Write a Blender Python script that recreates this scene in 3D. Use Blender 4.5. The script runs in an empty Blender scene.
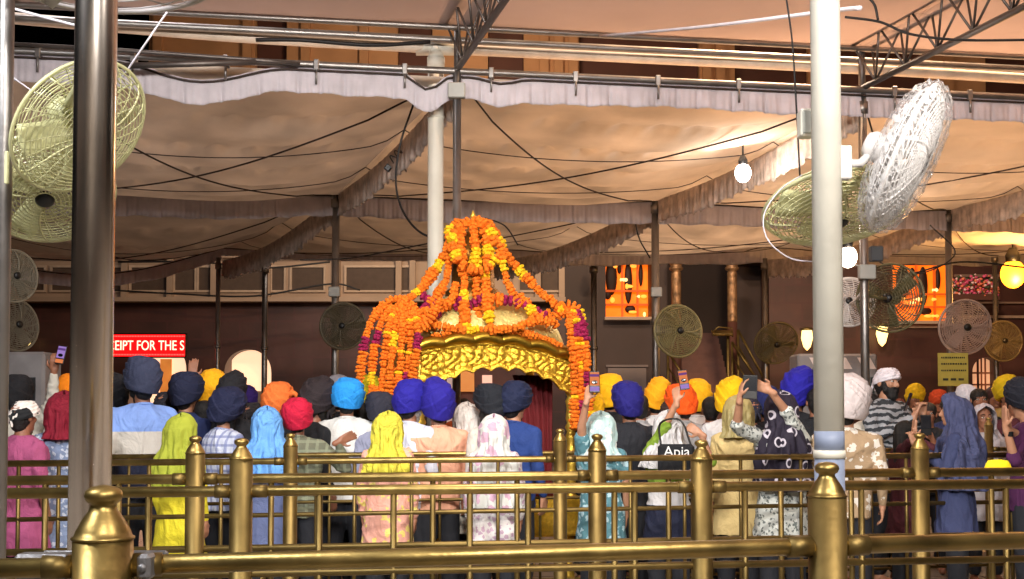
import bpy, math, random
import numpy as np
from mathutils import Vector, Matrix, Quaternion
random.seed(7); rng = np.random.RandomState(7)
sc = bpy.context.scene; COL = sc.collection
PI = math.pi
# ------------------------------------------------------------------ camera
F = 1200.0; PITCH = math.radians(2.2); CZ = 1.55; HORY = 410.0
CY = HORY - F*math.tan(PITCH)
cam = bpy.data.cameras.new('camera'); cam_o = bpy.data.objects.new('camera', cam); COL.objects.link(cam_o)
cam.sensor_width = 36; cam.lens = F/1024*36; cam.shift_y = (CY-289.5)/1024
cam.clip_start = .05; cam.clip_end = 500
cam_o.location = (0, 0, CZ); cam_o.rotation_euler = (PI/2+PITCH, 0, 0)
sc.camera = cam_o
def P(px, py, d):
    x = (px-512)/F; y = (CY-py)/F
    c, s = math.cos(PITCH), math.sin(PITCH)
    dy = c - y*s; dz = s + y*c
    t = d/dy
    return Vector((x*t, d, CZ+dz*t))
def PX(px, d): return P(px, 410, d).x
# ------------------------------------------------------------------ mesh helpers
class MB:
    def __init__(s): s.v = []; s.f = []; s.m = []; s.sm = []; s.n = 0
    def add(s, v, f, m=0, smooth=True):
        v = np.asarray(v, float).reshape(-1, 3)
        s.v.append(v); b = s.n; s.n += len(v)
        for q in f: s.f.append([i+b for i in q])
        s.m += [m]*len(f); s.sm += [smooth]*len(f)
    def box(s, c, size, rot=None, m=0, bev=0.0):
        hx, hy, hz = [k/2 for k in size]
        if bev <= 0:
            v = np.array([[x, y, z] for x in (-hx, hx) for y in (-hy, hy) for z in (-hz, hz)])
            f = [(0,1,3,2),(4,6,7,5),(0,4,5,1),(2,3,7,6),(0,2,6,4),(1,5,7,3)]
        else:
            b = bev; vs = []; idx = {}
            for i in (-1, 1):
                for j in (-1, 1):
                    for k in (-1, 1):
                        idx[i,j,k] = len(vs)
                        vs += [(i*hx, j*(hy-b), k*(hz-b)), (i*(hx-b), j*hy, k*(hz-b)), (i*(hx-b), j*(hy-b), k*hz)]
            f = []
            for i in (-1, 1):
                f.append([idx[i,-1,-1], idx[i,1,-1], idx[i,1,1], idx[i,-1,1]])
                f.append([idx[-1,i,-1]+1, idx[1,i,-1]+1, idx[1,i,1]+1, idx[-1,i,1]+1])
                f.append([idx[-1,-1,i]+2, idx[1,-1,i]+2, idx[1,1,i]+2, idx[-1,1,i]+2])
            for i in (-1, 1):
                for j in (-1, 1):
                    f.append([idx[i,j,-1], idx[i,j,1], idx[i,j,1]+1, idx[i,j,-1]+1])
                    f.append([idx[i,-1,j], idx[i,1,j], idx[i,1,j]+2, idx[i,-1,j]+2])
                    f.append([idx[-1,i,j]+1, idx[1,i,j]+1, idx[1,i,j]+2, idx[-1,i,j]+2])
                    for k in (-1, 1): f.append([idx[i,j,k], idx[i,j,k]+1, idx[i,j,k]+2])
            v = np.array(vs)
        if rot is not None: v = v @ np.array(rot.to_3x3()).T
        s.add(v+np.array(c), f, m, False)
    def loft(s, rings, m=0, closed=True, cap=True, smooth=True):
        n = len(rings[0]); v = np.concatenate([np.asarray(r, float) for r in rings]); f = []
        for i in range(len(rings)-1):
            for j in range(n if closed else n-1):
                k = (j+1) % n
                f.append((i*n+j, i*n+k, (i+1)*n+k, (i+1)*n+j))
        if cap and closed:
            f.append(tuple(range(n-1, -1, -1))); f.append(tuple((len(rings)-1)*n+j for j in range(n)))
        s.add(v, f, m, smooth)
    def tube(s, pts, r, n=6, m=0, cap=True):
        pts = [Vector(p) for p in pts]; N = len(pts)
        rr = r if hasattr(r, '__len__') else [r]*N
        rings = []; up = None
        for i, p in enumerate(pts):
            t = (pts[min(i+1, N-1)]-pts[max(i-1, 0)])
            if t.length < 1e-9: t = Vector((0, 0, 1))
            t.normalize()
            if up is None:
                up = Vector((0, 0, 1)) if abs(t.z) < .9 else Vector((1, 0, 0))
            a = t.cross(up)
            if a.length < 1e-6: a = t.orthogonal()
            a.normalize(); b = a.cross(t); up = b
            rings.append([p+(a*math.cos(2*PI*k/n)+b*math.sin(2*PI*k/n))*rr[i] for k in range(n)])
        s.loft(rings, m, True, cap)
    def cyl(s, p0, p1, r0, r1=None, n=12, m=0): s.tube([p0, p1], [r0, r0 if r1 is None else r1], n, m)
    def lathe(s, prof, c, n=24, m=0, R=None, ang=None):
        rings = []
        for r, z in prof:
            ring = np.array([[max(r, 1e-4)*math.cos(2*PI*k/n), max(r, 1e-4)*math.sin(2*PI*k/n), z] for k in range(n)])
            if R is not None: ring = ring @ np.array(R.to_3x3()).T
            rings.append(ring+np.array(c))
        s.loft(rings, m)
    def ell(s, c, r, R=None, n=14, k=9, m=0):
        rings = []
        for i in range(k+1):
            t = -PI/2+PI*i/k; q = max(math.cos(t), .01)
            ring = np.array([[r[0]*q*math.cos(2*PI*j/n), r[1]*q*math.sin(2*PI*j/n), r[2]*math.sin(t)] for j in range(n)])
            if R is not None: ring = ring @ np.array(R.to_3x3()).T
            rings.append(ring+np.array(c))
        s.loft(rings, m)
    def cap(s, p0, r0, p1, r1, n=12, m=0):           # tapered capsule
        p0 = Vector(p0); p1 = Vector(p1); t = (p1-p0)
        if t.length < 1e-6: t = Vector((0, 0, 1e-3))
        u = t.normalized(); pts = []; rr = []
        for a in (90, 60, 30): pts.append(p0-u*r0*math.sin(math.radians(a))); rr.append(max(r0*math.cos(math.radians(a)), .002))
        pts += [p0, p1]; rr += [r0, r1]
        for a in (30, 60, 90): pts.append(p1+u*r1*math.sin(math.radians(a))); rr.append(max(r1*math.cos(math.radians(a)), .002))
        s.tube(pts, rr, n, m)
    def mesh(s, name):
        me = bpy.data.meshes.new(name)
        V = np.concatenate(s.v) if s.v else np.zeros((0, 3))
        me.from_pydata(V.tolist(), [], s.f)
        me.polygons.foreach_set('use_smooth', s.sm); me.polygons.foreach_set('material_index', s.m)
        me.update(); return me
    def build(s, name, mats, parent=None, loc=None):
        me = s.mesh(name)
        if not isinstance(mats, (list, tuple)): mats = [mats]
        for q in mats: me.materials.append(q)
        return link(name, me, parent, loc)
def link(name, me, parent=None, loc=None):
    o = bpy.data.objects.new(name, me); COL.objects.link(o)
    if parent is not None: o.parent = parent
    if loc is not None: o.location = loc
    return o
def tag(o, label=None, cat=None, group=None, kind=None):
    if label: o['label'] = label
    if cat: o['category'] = cat
    if group: o['group'] = group
    if kind: o['kind'] = kind
    return o
def empty(name, loc, rz=0, label=None, cat=None, group=None, kind=None):
    o = bpy.data.objects.new(name, None); COL.objects.link(o); o.location = loc; o.rotation_euler = (0, 0, rz)
    o.empty_display_size = .05
    return tag(o, label, cat, group, kind)
def evalmesh(me, mods):
    o = bpy.data.objects.new('tmp', me); COL.objects.link(o)
    for typ, kw in mods:
        md = o.modifiers.new('m', typ)
        for k, v in kw.items(): setattr(md, k, v)
    dg = bpy.context.evaluated_depsgraph_get()
    r = bpy.data.meshes.new_from_object(o.evaluated_get(dg))
    bpy.data.objects.remove(o); 
    return r
def catm(pts, k=8):
    pts = [Vector(p) for p in pts]; P0 = [2*pts[0]-pts[1]]+pts+[2*pts[-1]-pts[-2]]; out = []
    for i in range(1, len(P0)-2):
        a, b, c, d = P0[i-1:i+3]
        for j in range(k):
            t = j/k
            out.append(.5*((2*b)+(c-a)*t+(2*a-5*b+4*c-d)*t*t+(3*b-a-3*c+d)*t**3))
    out.append(pts[-1]); return out
def frame_z(ax):
    return Vector((0, 0, 1)).rotation_difference(Vector(ax).normalized()).to_matrix()
# ------------------------------------------------------------------ materials
def lin(c):
    o = []
    for k in c[:3]:
        k = k/255.0
        o.append(k/12.92 if k <= .04045 else ((k+.055)/1.055)**2.4)
    return (*o, 1)
MC = {}
def mat(name, col, rough=.6, metal=0., bump=0., bscale=40., var=.12, vscale=6., emit=None, estr=1., trans=0., coat=0., pat=None, col2=None, ps=20., spec=.5, sheen=0., crease=0.):
    if name in MC: return MC[name]
    m = bpy.data.materials.new(name); m.use_nodes = True; nt = m.node_tree; N = nt.nodes; L = nt.links
    b = N['Principled BSDF']; out = N['Material Output']
    b.inputs['Roughness'].default_value = rough; b.inputs['Metallic'].default_value = metal
    b.inputs['Specular IOR Level'].default_value = spec
    if coat: b.inputs['Coat Weight'].default_value = coat
    if sheen: b.inputs['Sheen Weight'].default_value = sheen
    c = lin(col); tc = N.new('ShaderNodeTexCoord')
    nz = N.new('ShaderNodeTexNoise'); nz.inputs['Scale'].default_value = vscale; nz.inputs['Detail'].default_value = 6
    L.new(tc.outputs['Object'], nz.inputs['Vector'])
    rp = N.new('ShaderNodeValToRGB'); e = rp.color_ramp.elements
    e[0].position = .3; e[1].position = .7
    e[0].color = tuple(k*(1-var) for k in c[:3])+(1,); e[1].color = tuple(min(1, k*(1+var)) for k in c[:3])+(1,)
    L.new(nz.outputs['Fac'], rp.inputs['Fac']); cur = rp.outputs['Color']
    def mix(fac, c2):
        nonlocal cur
        mx = N.new('ShaderNodeMix'); mx.data_type = 'RGBA'
        L.new(fac, mx.inputs[0]); L.new(cur, mx.inputs[6])
        if isinstance(c2, tuple): mx.inputs[7].default_value = c2
        else: L.new(c2, mx.inputs[7])
        cur = mx.outputs[2]
    def mth(op, a, bb=None):
        q = N.new('ShaderNodeMath'); q.operation = op
        for i, x in enumerate((a, bb)):
            if x is None: continue
            if isinstance(x, (int, float)): q.inputs[i].default_value = x
            else: L.new(x, q.inputs[i])
        return q.outputs[0]
    if pat in ('check', 'stripe', 'hstripe', 'wavy'):
        c2 = lin(col2); sp = N.new('ShaderNodeSeparateXYZ'); L.new(tc.outputs['Object'], sp.inputs[0])
        if pat == 'wavy':
            w = mth('ADD', mth('MULTIPLY', sp.outputs[2], ps), mth('MULTIPLY', nz.outputs['Fac'], 13.))
            mix(mth('GREATER_THAN', mth('SINE', w), 0.), c2)
        else:
            if pat in ('check', 'stripe'): mix(mth('MULTIPLY', mth('GREATER_THAN', mth('SINE', mth('MULTIPLY', sp.outputs[0], ps)), .6), .7), c2)
            if pat in ('check', 'hstripe'): mix(mth('MULTIPLY', mth('GREATER_THAN', mth('SINE', mth('MULTIPLY', sp.outputs[2], ps)), .6), .7), c2)
    elif pat in ('floral', 'rings'):
        c2 = lin(col2); vo = N.new('ShaderNodeTexVoronoi'); vo.inputs['Scale'].default_value = ps
        L.new(tc.outputs['Object'], vo.inputs['Vector']); dd = vo.outputs['Distance']
        if pat == 'floral':
            n2 = N.new('ShaderNodeTexNoise'); n2.inputs['Scale'].default_value = ps*2.2; L.new(tc.outputs['Object'], n2.inputs['Vector'])
            mix(mth('GREATER_THAN', mth('ADD', mth('MULTIPLY', dd, -1.), n2.outputs['Fac']), .12), c2)
        else:
            mix(mth('MULTIPLY', mth('GREATER_THAN', dd, .24), mth('LESS_THAN', dd, .33)), c2)
    elif pat == 'block':
        c2 = lin(col2); sp = N.new('ShaderNodeSeparateXYZ'); L.new(tc.outputs['Object'], sp.inputs[0])
        mix(mth('LESS_THAN', sp.outputs[2], ps), c2)
        mix(mth('LESS_THAN', sp.outputs[2], ps-.19), lin((20, 26, 52)))
    elif pat == 'brick':
        c2 = lin(col2); br = N.new('ShaderNodeTexBrick'); br.inputs['Scale'].default_value = ps
        br.inputs['Mortar Size'].default_value = .012
        mp = N.new('ShaderNodeMapping'); mp.inputs['Rotation'].default_value = (PI/2, 0, 0)
        L.new(tc.outputs['Object'], mp.inputs[0]); L.new(mp.outputs[0], br.inputs['Vector'])
        L.new(cur, br.inputs['Color1']); 
        g = N.new('ShaderNodeHueSaturation'); g.inputs['Value'].default_value = .8; L.new(cur, g.inputs['Color']); L.new(g.outputs[0], br.inputs['Color2'])
        br.inputs['Mortar'].default_value = c2; cur = br.outputs['Color']
    elif pat == 'tile':
        c2 = lin(col2); br = N.new('ShaderNodeTexBrick'); br.inputs['Scale'].default_value = ps; br.offset = 0
        br.inputs['Mortar Size'].default_value = .008; br.inputs['Brick Width'].default_value = .5
        br.inputs['Row Height'].default_value = .5
        L.new(tc.outputs['Object'], br.inputs['Vector']); L.new(cur, br.inputs['Color1'])
        g = N.new('ShaderNodeHueSaturation'); g.inputs['Value'].default_value = .7; L.new(cur, g.inputs['Color']); L.new(g.outputs[0], br.inputs['Color2'])
        br.inputs['Mortar'].default_value = c2; cur = br.outputs['Color']
    L.new(cur, b.inputs['Base Color'])
    if metal > .5:   # uneven polish
        mr = N.new('ShaderNodeMapRange'); mr.inputs['To Min'].default_value = rough*.8; mr.inputs['To Max'].default_value = rough*1.35
        L.new(nz.outputs['Fac'], mr.inputs['Value']); L.new(mr.outputs[0], b.inputs['Roughness'])
    if bump:
        nb = N.new('ShaderNodeTexNoise'); nb.inputs['Scale'].default_value = bscale; nb.inputs['Detail'].default_value = 5
        L.new(tc.outputs['Object'], nb.inputs['Vector'])
        bp = N.new('ShaderNodeBump'); bp.inputs['Strength'].default_value = bump; bp.inputs['Distance'].default_value = .02
        L.new(nb.outputs['Fac'], bp.inputs['Height']); L.new(bp.outputs[0], b.inputs['Normal'])
        if crease:
            n3 = N.new('ShaderNodeTexNoise'); n3.inputs['Scale'].default_value = 7; n3.inputs['Detail'].default_value = 3; n3.inputs['Distortion'].default_value = 2.2
            mp3 = N.new('ShaderNodeMapping'); mp3.inputs['Scale'].default_value = (1, 1, .55); mp3.inputs['Rotation'].default_value = (0, .5, 0)
            L.new(tc.outputs['Object'], mp3.inputs[0]); L.new(mp3.outputs[0], n3.inputs['Vector'])
            b3 = N.new('ShaderNodeBump'); b3.inputs['Strength'].default_value = crease; b3.inputs['Distance'].default_value = .05
            L.new(n3.outputs['Fac'], b3.inputs['Height']); L.new(b3.outputs[0], bp.inputs['Normal'])
    if emit is not None:
        b.inputs['Emission Color'].default_value = lin(emit); b.inputs['Emission Strength'].default_value = estr
    if trans:
        tr = N.new('ShaderNodeBsdfTranslucent'); L.new(cur, tr.inputs['Color'])
        ms = N.new('ShaderNodeMixShader'); ms.inputs[0].default_value = trans
        L.new(b.outputs[0], ms.inputs[1]); L.new(tr.outputs[0], ms.inputs[2]); L.new(ms.outputs[0], out.inputs['Surface'])
    MC[name] = m; return m
BRASS = mat('brass', (158, 134, 80), .36, .95, .1, 22, .32, 9)
BRASSD = mat('brass_aged', (122, 102, 60), .45, .92, .06, 30, .28, 6)
STEEL = mat('steel', (232, 220, 210), .21, 1., .02, 10, .08, 3)
GALV = mat('galvanised_steel', (150, 145, 142), .38, .9, .1, 25, .15, 5)
PIPE = mat('dull_pipe', (112, 104, 100), .45, .8, .1, 25, .2, 5)
WPAINT = mat('white_paint', (216, 211, 198), .5, 0, .08, 20, .1, 3)
GPAINT = mat('grey_blue_paint', (132, 142, 166), .5, 0, .05, 20, .05, 3)
CLOTH = mat('canopy_cloth', (214, 202, 190), .9, 0, .3, 9, .16, 1.3, trans=.42)
CLOTHN = mat('near_canopy_cloth', (205, 190, 184), .9, 0, .15, 6, .06, .8, trans=.5)
VAL = mat('valance_cloth', (224, 216, 222), .9, 0, .3, 30, .1, 5, trans=.3)
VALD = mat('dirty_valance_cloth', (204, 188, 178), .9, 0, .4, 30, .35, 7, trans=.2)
CORD = mat('cord', (56, 44, 40), .8)
CABLE = mat('black_cable', (26, 22, 22), .6)
WCABLE = mat('white_cable', (215, 208, 215), .4)
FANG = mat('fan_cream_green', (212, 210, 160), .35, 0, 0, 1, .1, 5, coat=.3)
FANW = mat('fan_white', (225, 220, 218), .35, 0, 0, 1, .06, 5)
FANO = mat('fan_olive', (104, 96, 66), .45)
FANP = mat('fan_pinkish', (172, 150, 142), .45)
BLACK = mat('black_plastic', (18, 18, 20), .4)
GOLD = mat('gold_leaf', (250, 205, 85), .36, .75, .3, 60, .12, 9)
GOLDE = mat('embossed_gold', (244, 192, 64), .33, .85, .5, 60, .2, 30)
GOLDP = mat('pale_gold_roof', (250, 222, 138), .42, .45, .8, 30, .2, 16)
ORANGE = mat('marigold_orange', (255, 120, 10), .8, 0, .5, 90, .3, 60)
YELLOW = mat('marigold_yellow', (255, 196, 12), .8, 0, .5, 90, .2, 60)
MAGENTA = mat('magenta_flower', (150, 12, 72), .8, 0, .5, 90, .4, 60)
SKIN = [mat('skin_a', (164, 114, 88), .5, 0, .06, 60, .1, 14), mat('skin_b', (150, 100, 76), .5, 0, .06, 60, .1, 14), mat('skin_c', (184, 134, 106), .5, 0, .06, 60, .1, 14)]
HAIR = mat('black_hair', (20, 16, 15), .6, 0, .6, 120, .3, 60)
WHAIR = mat('grey_beard', (190, 185, 180), .7, 0, .6, 120, .3, 60)
EYEW = mat('eye_white', (215, 208, 200), .2)
GLOW = lambda n, c, s: mat(n, c, .5, emit=c, estr=s, var=0)
# ------------------------------------------------------------------ people
def foldf(p, k=1.0, seed=0.):
    x, y, z = p[:, 0]*k, p[:, 1]*k, p[:, 2]*k; s_ = seed
    w = np.sin(9*x+5*z+1.3*s_)+np.sin(7*y-6*z+s_)+.5*np.sin(17*x-11*z+s_*2)
    r1 = 1-np.abs(np.sin(11*z+9*np.abs(x-.05*np.sin(s_))+1.5*w+s_)); r2 = 1-np.abs(np.sin(14*x+6*z+1.3*w+s_*1.7)); r3 = np.sin(40*z+25*x+2*w)
    return r1**2*.75+r2**2.5*.5+.12*r3-.25
def remesh(mb, vox, smooth=2, fold=0., seed=0., name='m', hem=None):
    me = evalmesh(mb.mesh('t'), [('REMESH', dict(mode='VOXEL', voxel_size=vox, use_smooth_shade=True)), ('SMOOTH', dict(factor=.5, iterations=smooth))])
    n = len(me.vertices)
    if fold and n:
        co = np.empty(n*3); me.vertices.foreach_get('co', co); co = co.reshape(-1, 3)
        no = np.empty(n*3); me.vertices.foreach_get('normal', no); no = no.reshape(-1, 3)
        amp = fold*foldf(co, 1., seed)
        co = co+no*amp[:, None]; me.vertices.foreach_set('co', co.ravel()); me.update()
    me.polygons.foreach_set('use_smooth', [True]*len(me.polygons))
    me.name = name; return me
def ik(S, W, a, b, pole):
    S = Vector(S); W = Vector(W); d = W-S; L = min(d.length, (a+b)*.995); u = d.normalized(); W = S+u*L
    x = (a*a-b*b+L*L)/(2*L); h = math.sqrt(max(a*a-x*x, 0))
    p = Vector(pole); p = p-u*p.dot(u)
    if p.length < 1e-4: p = u.orthogonal()
    return S+u*x+p.normalized()*h, W
def hand(mb, W, d, n, side, curl=.5, s=1.):
    # W wrist, d direction of hand, n palm normal (fingers curl to n), side = direction to the thumb
    d = d.normalized(); n = (n-d*n.dot(d)).normalized(); t = d.cross(n)*side
    R = Matrix((t, d, n)).transposed()
    mb.cap(W-d*.03, .026*s, W+d*.02, .027*s, 10)
    for k in (-.024, -.008, .008, .024): mb.cap(W+d*.02+t*k*.7, .017*s, W+d*.085+t*k*1.25, .0125*s, 8)
    for i, (k, L) in enumerate(((-.033, .058), (-.011, .075), (.011, .078), (.032, .07))):
        p = W+d*.088+t*k; a = curl*.55
        q = p+(d*math.cos(a)+n*math.sin(a)+t*k*2)*L*.5; a2 = curl*1.5
        r = q+(d*math.cos(a2)+n*math.sin(a2)+t*k*1.2)*L*.5
        mb.cap(p, .0098*s, q, .009*s, 8); mb.cap(q, .009*s, r, .0078*s, 8)
    p = W+d*.025+t*.028; q = p+(d*.55+t*.75+n*.3).normalized()*.042; r = q+(d*.9+t*.15+n*.5).normalized()*.034
    mb.cap(p, .013*s, q, .0115*s, 8); mb.cap(q, .0115*s, r, .009*s, 8)
def ring(rx, ry, z, y0=0, n=28, x0=0, p=2.3):
    o = []
    for k in range(n):
        a = 2*PI*k/n; c, s_ = math.cos(a), math.sin(a)
        o.append((x0+rx*np.sign(c)*abs(c)**(2/p), y0+ry*np.sign(s_)*abs(s_)**(2/p), z))
    return o
TORSO = [(.84, .165, .115), (.95, .168, .12), (1.08, .15, .108), (1.2, .17, .118), (1.32, .195, .128), (1.385, .192, .115), (1.425, .14, .092), (1.465, .078, .07)]
def turban(mb, style, k, peak, tw, seed):
    # rim dips at the nape; cloth bands sweep diagonally up both flanks and lap over one another
    r = np.random.RandomState(seed); NA, NT = 112, 58; rings = []; patka = style == 'patka'
    ph = r.rand(6)*6; k2 = k if patka else k*1.06; a1 = ph[0]; nb = 3.6+1.8*r.rand(); wx = .95+.12*r.rand(); sl = (2.+1.4*r.rand())*(1 if tw >= 0 else -1); off = (r.rand()-.5)*.6
    sg = lambda v: 1/(1+math.exp(-max(-30, min(30, v))))
    for i in range(NT+1):
        t = i/NT; g = []
        for j in range(NA):
            a = 2*PI*j/NA; fr = math.cos(a); sa = math.sin(a); el = t*PI/2
            if patka:
                rr = math.cos(el)**.62*(.985+.03*math.sin(3*PI*t)); z = math.sin(el)**.95*.128; R0 = (.1, .118)
                ridge = .0025*math.sin(a*9+t*14+ph[1])+.0025*math.sin(t*40+a*2)
                zr = (.012+.03*fr)*(1-t)
            else:
                rr = (.70+.34*math.sin(min(t*2.1+.06, 1)*PI*.5)**.8)*max(math.cos(el*.98), 0)**.5
                z = (math.sin(el)**1.05)*(.19+.03*peak*fr*t+.02*peak); R0 = (.109*wx, .132)
                c = t*nb+sl*(sa-off)*.5*(1 if sa > off else -1)+.5*fr*t
                f = c-math.floor(c); st = f**1.6*(1-sg((f-.95)*90))
                fade = max(0, math.sin(PI*min(1, t*.95+.03)))**.5
                ridge = .0125*st*fade+.0012*math.sin(c*31+ph[2])*fade
                lip = sg(((.40+.32*math.sin(a-a1))-t)*70); ridge += .0085*lip
                lip2 = sg(((.72+.16*math.sin(2*a-a1*1.7))-t)*60); ridge += .007*lip2
                if style == 'swirl': ridge += .012*sg(((.6+.2*math.cos(a-PI+.3))-t)*70)
                ridge += .005*math.sin(a*2+t*4+ph[3])*fade
                zr = (-.03+.045*fr)*(1-t)
            x = sa*(R0[0]*rr+ridge)*k2; y = fr*(R0[1]*rr+ridge)*k2+.006
            zz = z*k2+zr+ridge*.3
            if not patka:
                zz += .035*peak*math.exp(-((a-tw) % (2*PI)-PI)**2/1.5)*t*math.sin(el); x += -.04*tw*t*k2*.5
            g.append((x, y, 1.6+zz))
        rings.append(g)
    mb.loft(rings)
    mb.loft([[(p[0]*.88, p[1]*.88, p[2]+.014) for p in rings[0]], rings[0]], cap=False)
    if style == 'tail':
        mb.tube([(.1, .02, 1.72), (.14, .02, 1.755), (.17, .02, 1.745), (.178, .02, 1.715)], [.034, .028, .02, .006], 8)
def hood(mb, drop, seed, wide=1., tight=1., frontdrop=True):
    r = np.random.RandomState(seed); ph = r.rand(4)*6; NA = 72
    V = [(1.742, .002, .003, -.005), (1.741, .025, .03, -.005), (1.732, .065, .075, -.005), (1.70, .099, .112, -.005), (1.65, .12, .132, -.006), (1.58, .124, .136, -.012), (1.52, .118*tight, .126*tight, -.022), (1.465, .135*tight*wide, .13*tight, -.03),
         (1.41, .185*wide, .15, -.03), (1.35, .215*wide, .165, -.03), (1.27, .225*wide, .172, -.03), (1.15, .23*wide, .175, -.03), (1.0, .235*wide, .185, -.03), (.8, .25*wide, .19, -.03)]
    V = [v for v in V if v[0] >= drop]
    out = []
    for i in range(len(V)-1):
        for q in range(4):
            t = q/4; out.append([V[i][k]*(1-t)+V[i+1][k]*t for k in range(4)])
    out.append(list(V[-1])); rings = []
    for z, rx, ry, y0 in out:
        g = []; v = (1.74-z)
        op = 0 if z > 1.70 else (46 if z > 1.5 else (30 if z > 1.42 else 14))   # face opening half-angle
        op = 0 if z > 1.72 else min(1, (1.72-z)/.06)*op
        for j in range(NA+1):
            a = math.radians(op)+(2*PI-2*math.radians(op))*j/NA
            am = .002+.02*min(1, max(0, v-.1)/.35)
            fo = am*(math.sin(a*9+ph[0]+z*9)+.6*math.sin(a*17+ph[1]-z*14)+.45*(1-abs(math.sin(z*21+a*2.3+ph[2])))+.3*math.sin(a*29+z*8))+.006*((1-abs(math.sin(z*33+a*3+ph[3]+math.sin(a*5))))**2)
            sag = .02*max(0, math.sin(a*2+ph[2]))*min(1, v)
            g.append((math.sin(a)*(rx+fo), math.cos(a)*(ry+fo)+y0, z-sag+.02*math.cos(a)*(v < .1)))
        rings.append(g)
    mb.loft(rings, closed=False, cap=False)
NP = [0]
def shift_d(px, d, female):      # who stands behind which rail
    if px >= 560: return 0 if d > 10.3 else (.85 if female else 1.15)
    if female: return .08
    if d > 9.9: return .3
    cap_ = 9.42 if 395 < px < 560 else 9.85
    return min(d+.9, cap_)-d
def person(label, px, py, d, wear='turban', wcol=(20, 24, 50), shirt=None, yaw=0, sk=0, arms=(None, None), k=1.0, peak=.5, tw=.3, style='', female=False,
           sleeve='long', beard=None, pants=(30, 32, 40), hooddrop=1.12, face=False, hairc=None, tilt=(0, 0), wmat=None, bulk=1., group='devotees crowding round the palanquin', sleevemat=None, hc=.45, wide=1.):
    NP[0] += 1; seed = NP[0]*1.37
    dd = shift_d(px, d, female); arms = tuple(dict(a, w=(a['w'][0], a['w'][1], a['w'][2]+dd)) if isinstance(a, dict) else a for a in arms); d += dd
    top = P(px, py, d); tz = {'turban': 0, 'patka': 1.735, 'hood': 1.742, 'cap': 1.735, 'hair': 1.735}[wear]
    if wear == 'turban':
        tb = MB(); turban(tb, style or 'plain', k, peak, tw, NP[0]+1 if False else NP[0])
        rj = random.Random(NP[0]*7); Rt = Matrix.Rotation(math.radians(tilt[0]+rj.uniform(-9, 9)), 4, 'Y') @ Matrix.Rotation(math.radians(tilt[1]+rj.uniform(-9, 6)), 4, 'X')
        tm = tb.mesh('turban'); cc = Vector((0, 0, 1.6)); tm.transform(Matrix.Translation(cc) @ Rt @ Matrix.Translation(-cc))
        tz = max(v.co.z for v in tm.vertices)
    s = top.z/tz
    root = empty('person', (top.x, d, 0), math.radians(yaw), label, 'person', group)
    Rinv = Matrix.Rotation(-math.radians(yaw), 3, 'Z')
    def loc(w): return (Rinv @ (Vector(w)-Vector((top.x, d, 0))))/s
    skin = SKIN[sk]
    # ---- joints
    sx = .178*bulk if not female else .158
    S = {1: Vector((sx, -.005, 1.385)), -1: Vector((-sx, -.005, 1.385))}   # +1 = right hand side
    E = {}; W = {}; HD = {}; HN = {}; CU = {}
    for side, a in ((-1, arms[0]), (1, arms[1])):
        if a is None:
            E[side] = Vector((side*(sx+.055), -.03, 1.13)); W[side] = Vector((side*(sx+.05), .05, .89)); HD[side] = Vector((0, .1, -1)); HN[side] = Vector((-side, 0, 0)); CU[side] = .6
        elif a == 'fold':
            E[side] = Vector((side*(sx+.06), .06, 1.14)); W[side] = Vector((side*.035, .27, 1.25)); HD[side] = Vector((-side*.1, .25, 1)); HN[side] = Vector((-side, 0, 0)); CU[side] = .05
        elif a == 'phone':
            E[side] = Vector((side*(sx+.06), .06, 1.16)); W[side] = Vector((side*.05, .3, 1.34)); HD[side] = Vector((-side*.35, .2, 1)); HN[side] = Vector((-side*.8, .5, 0)); CU[side] = .9
        else:
            tgt = loc(P(*a['w'])); pole = Rinv @ Vector(a.get('pole', (side*1, 0, -.8)))
            E[side], W[side] = ik(S[side], tgt, .285, .255, pole)
            HD[side] = (Rinv @ Vector(a['hd'])) if 'hd' in a else (W[side]-E[side]).normalized()
            HN[side] = Rinv @ Vector(a.get('n', (0, 1, 0))); CU[side] = a.get('curl', .9)
    # ---- body, one continuous surface
    b = MB(); b.loft([ring(rx*.88*(bulk if z > 1 else 1), ry*.86, z) for z, rx, ry in TORSO])
    for q in (-1, 1):
        b.cap((q*.09, 0, .88), .085, (q*.1, .01, .5), .058, 12); b.cap((q*.1, .01, .5), .056, (q*.105, -.01, .09), .038, 12)
        b.cap((q*.105, -.02, .05), .04, (q*.12, .12, .035), .035, 10)
        b.cap((q*.05, -.01, 1.42), .05, S[q], .052, 12); b.cap(S[q], .05, E[q], .039, 12); b.cap(E[q], .038, W[q], .026, 12)
        hand(b, W[q], HD[q], HN[q], q, CU[q])
    b.cap((0, -.012, 1.42), .058, (0, .005, 1.54), .054, 14)
    b.ell((0, -.008, 1.635), (.076, .096, .088)); b.ell((0, .028, 1.585), (.064, .07, .088)); b.ell((0, .055, 1.525), (.04, .04, .033))
    b.cap((0, .09, 1.625), .009, (0, .112, 1.585), .0145, 10); b.ell((0, .099, 1.58), (.02, .013, .01))
    for q in (-1, 1):
        b.ell((q*.08, -.005, 1.605), (.011, .02, .032)); b.ell((q*.03, .084, 1.64), (.024, .012, .009)); b.ell((q*.038, .072, 1.59), (.022, .02, .02))
    b.ell((0, .094, 1.556), (.024, .011, .006)); b.ell((0, .092, 1.546), (.02, .011, .007))
    me = remesh(b, .0065 if face else .0085, 2, name='body')
    if face:      # eye sockets
        pass
    me.materials.append(skin); 
    bo = link('body', me, root); bo.scale = (s, s, s)
    def child(name, m, mats):
        m.materials.clear() if len(m.materials) else None
        m.materials.append(mats); o = link(name, m, root); o.scale = (s, s, s); return o
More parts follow.
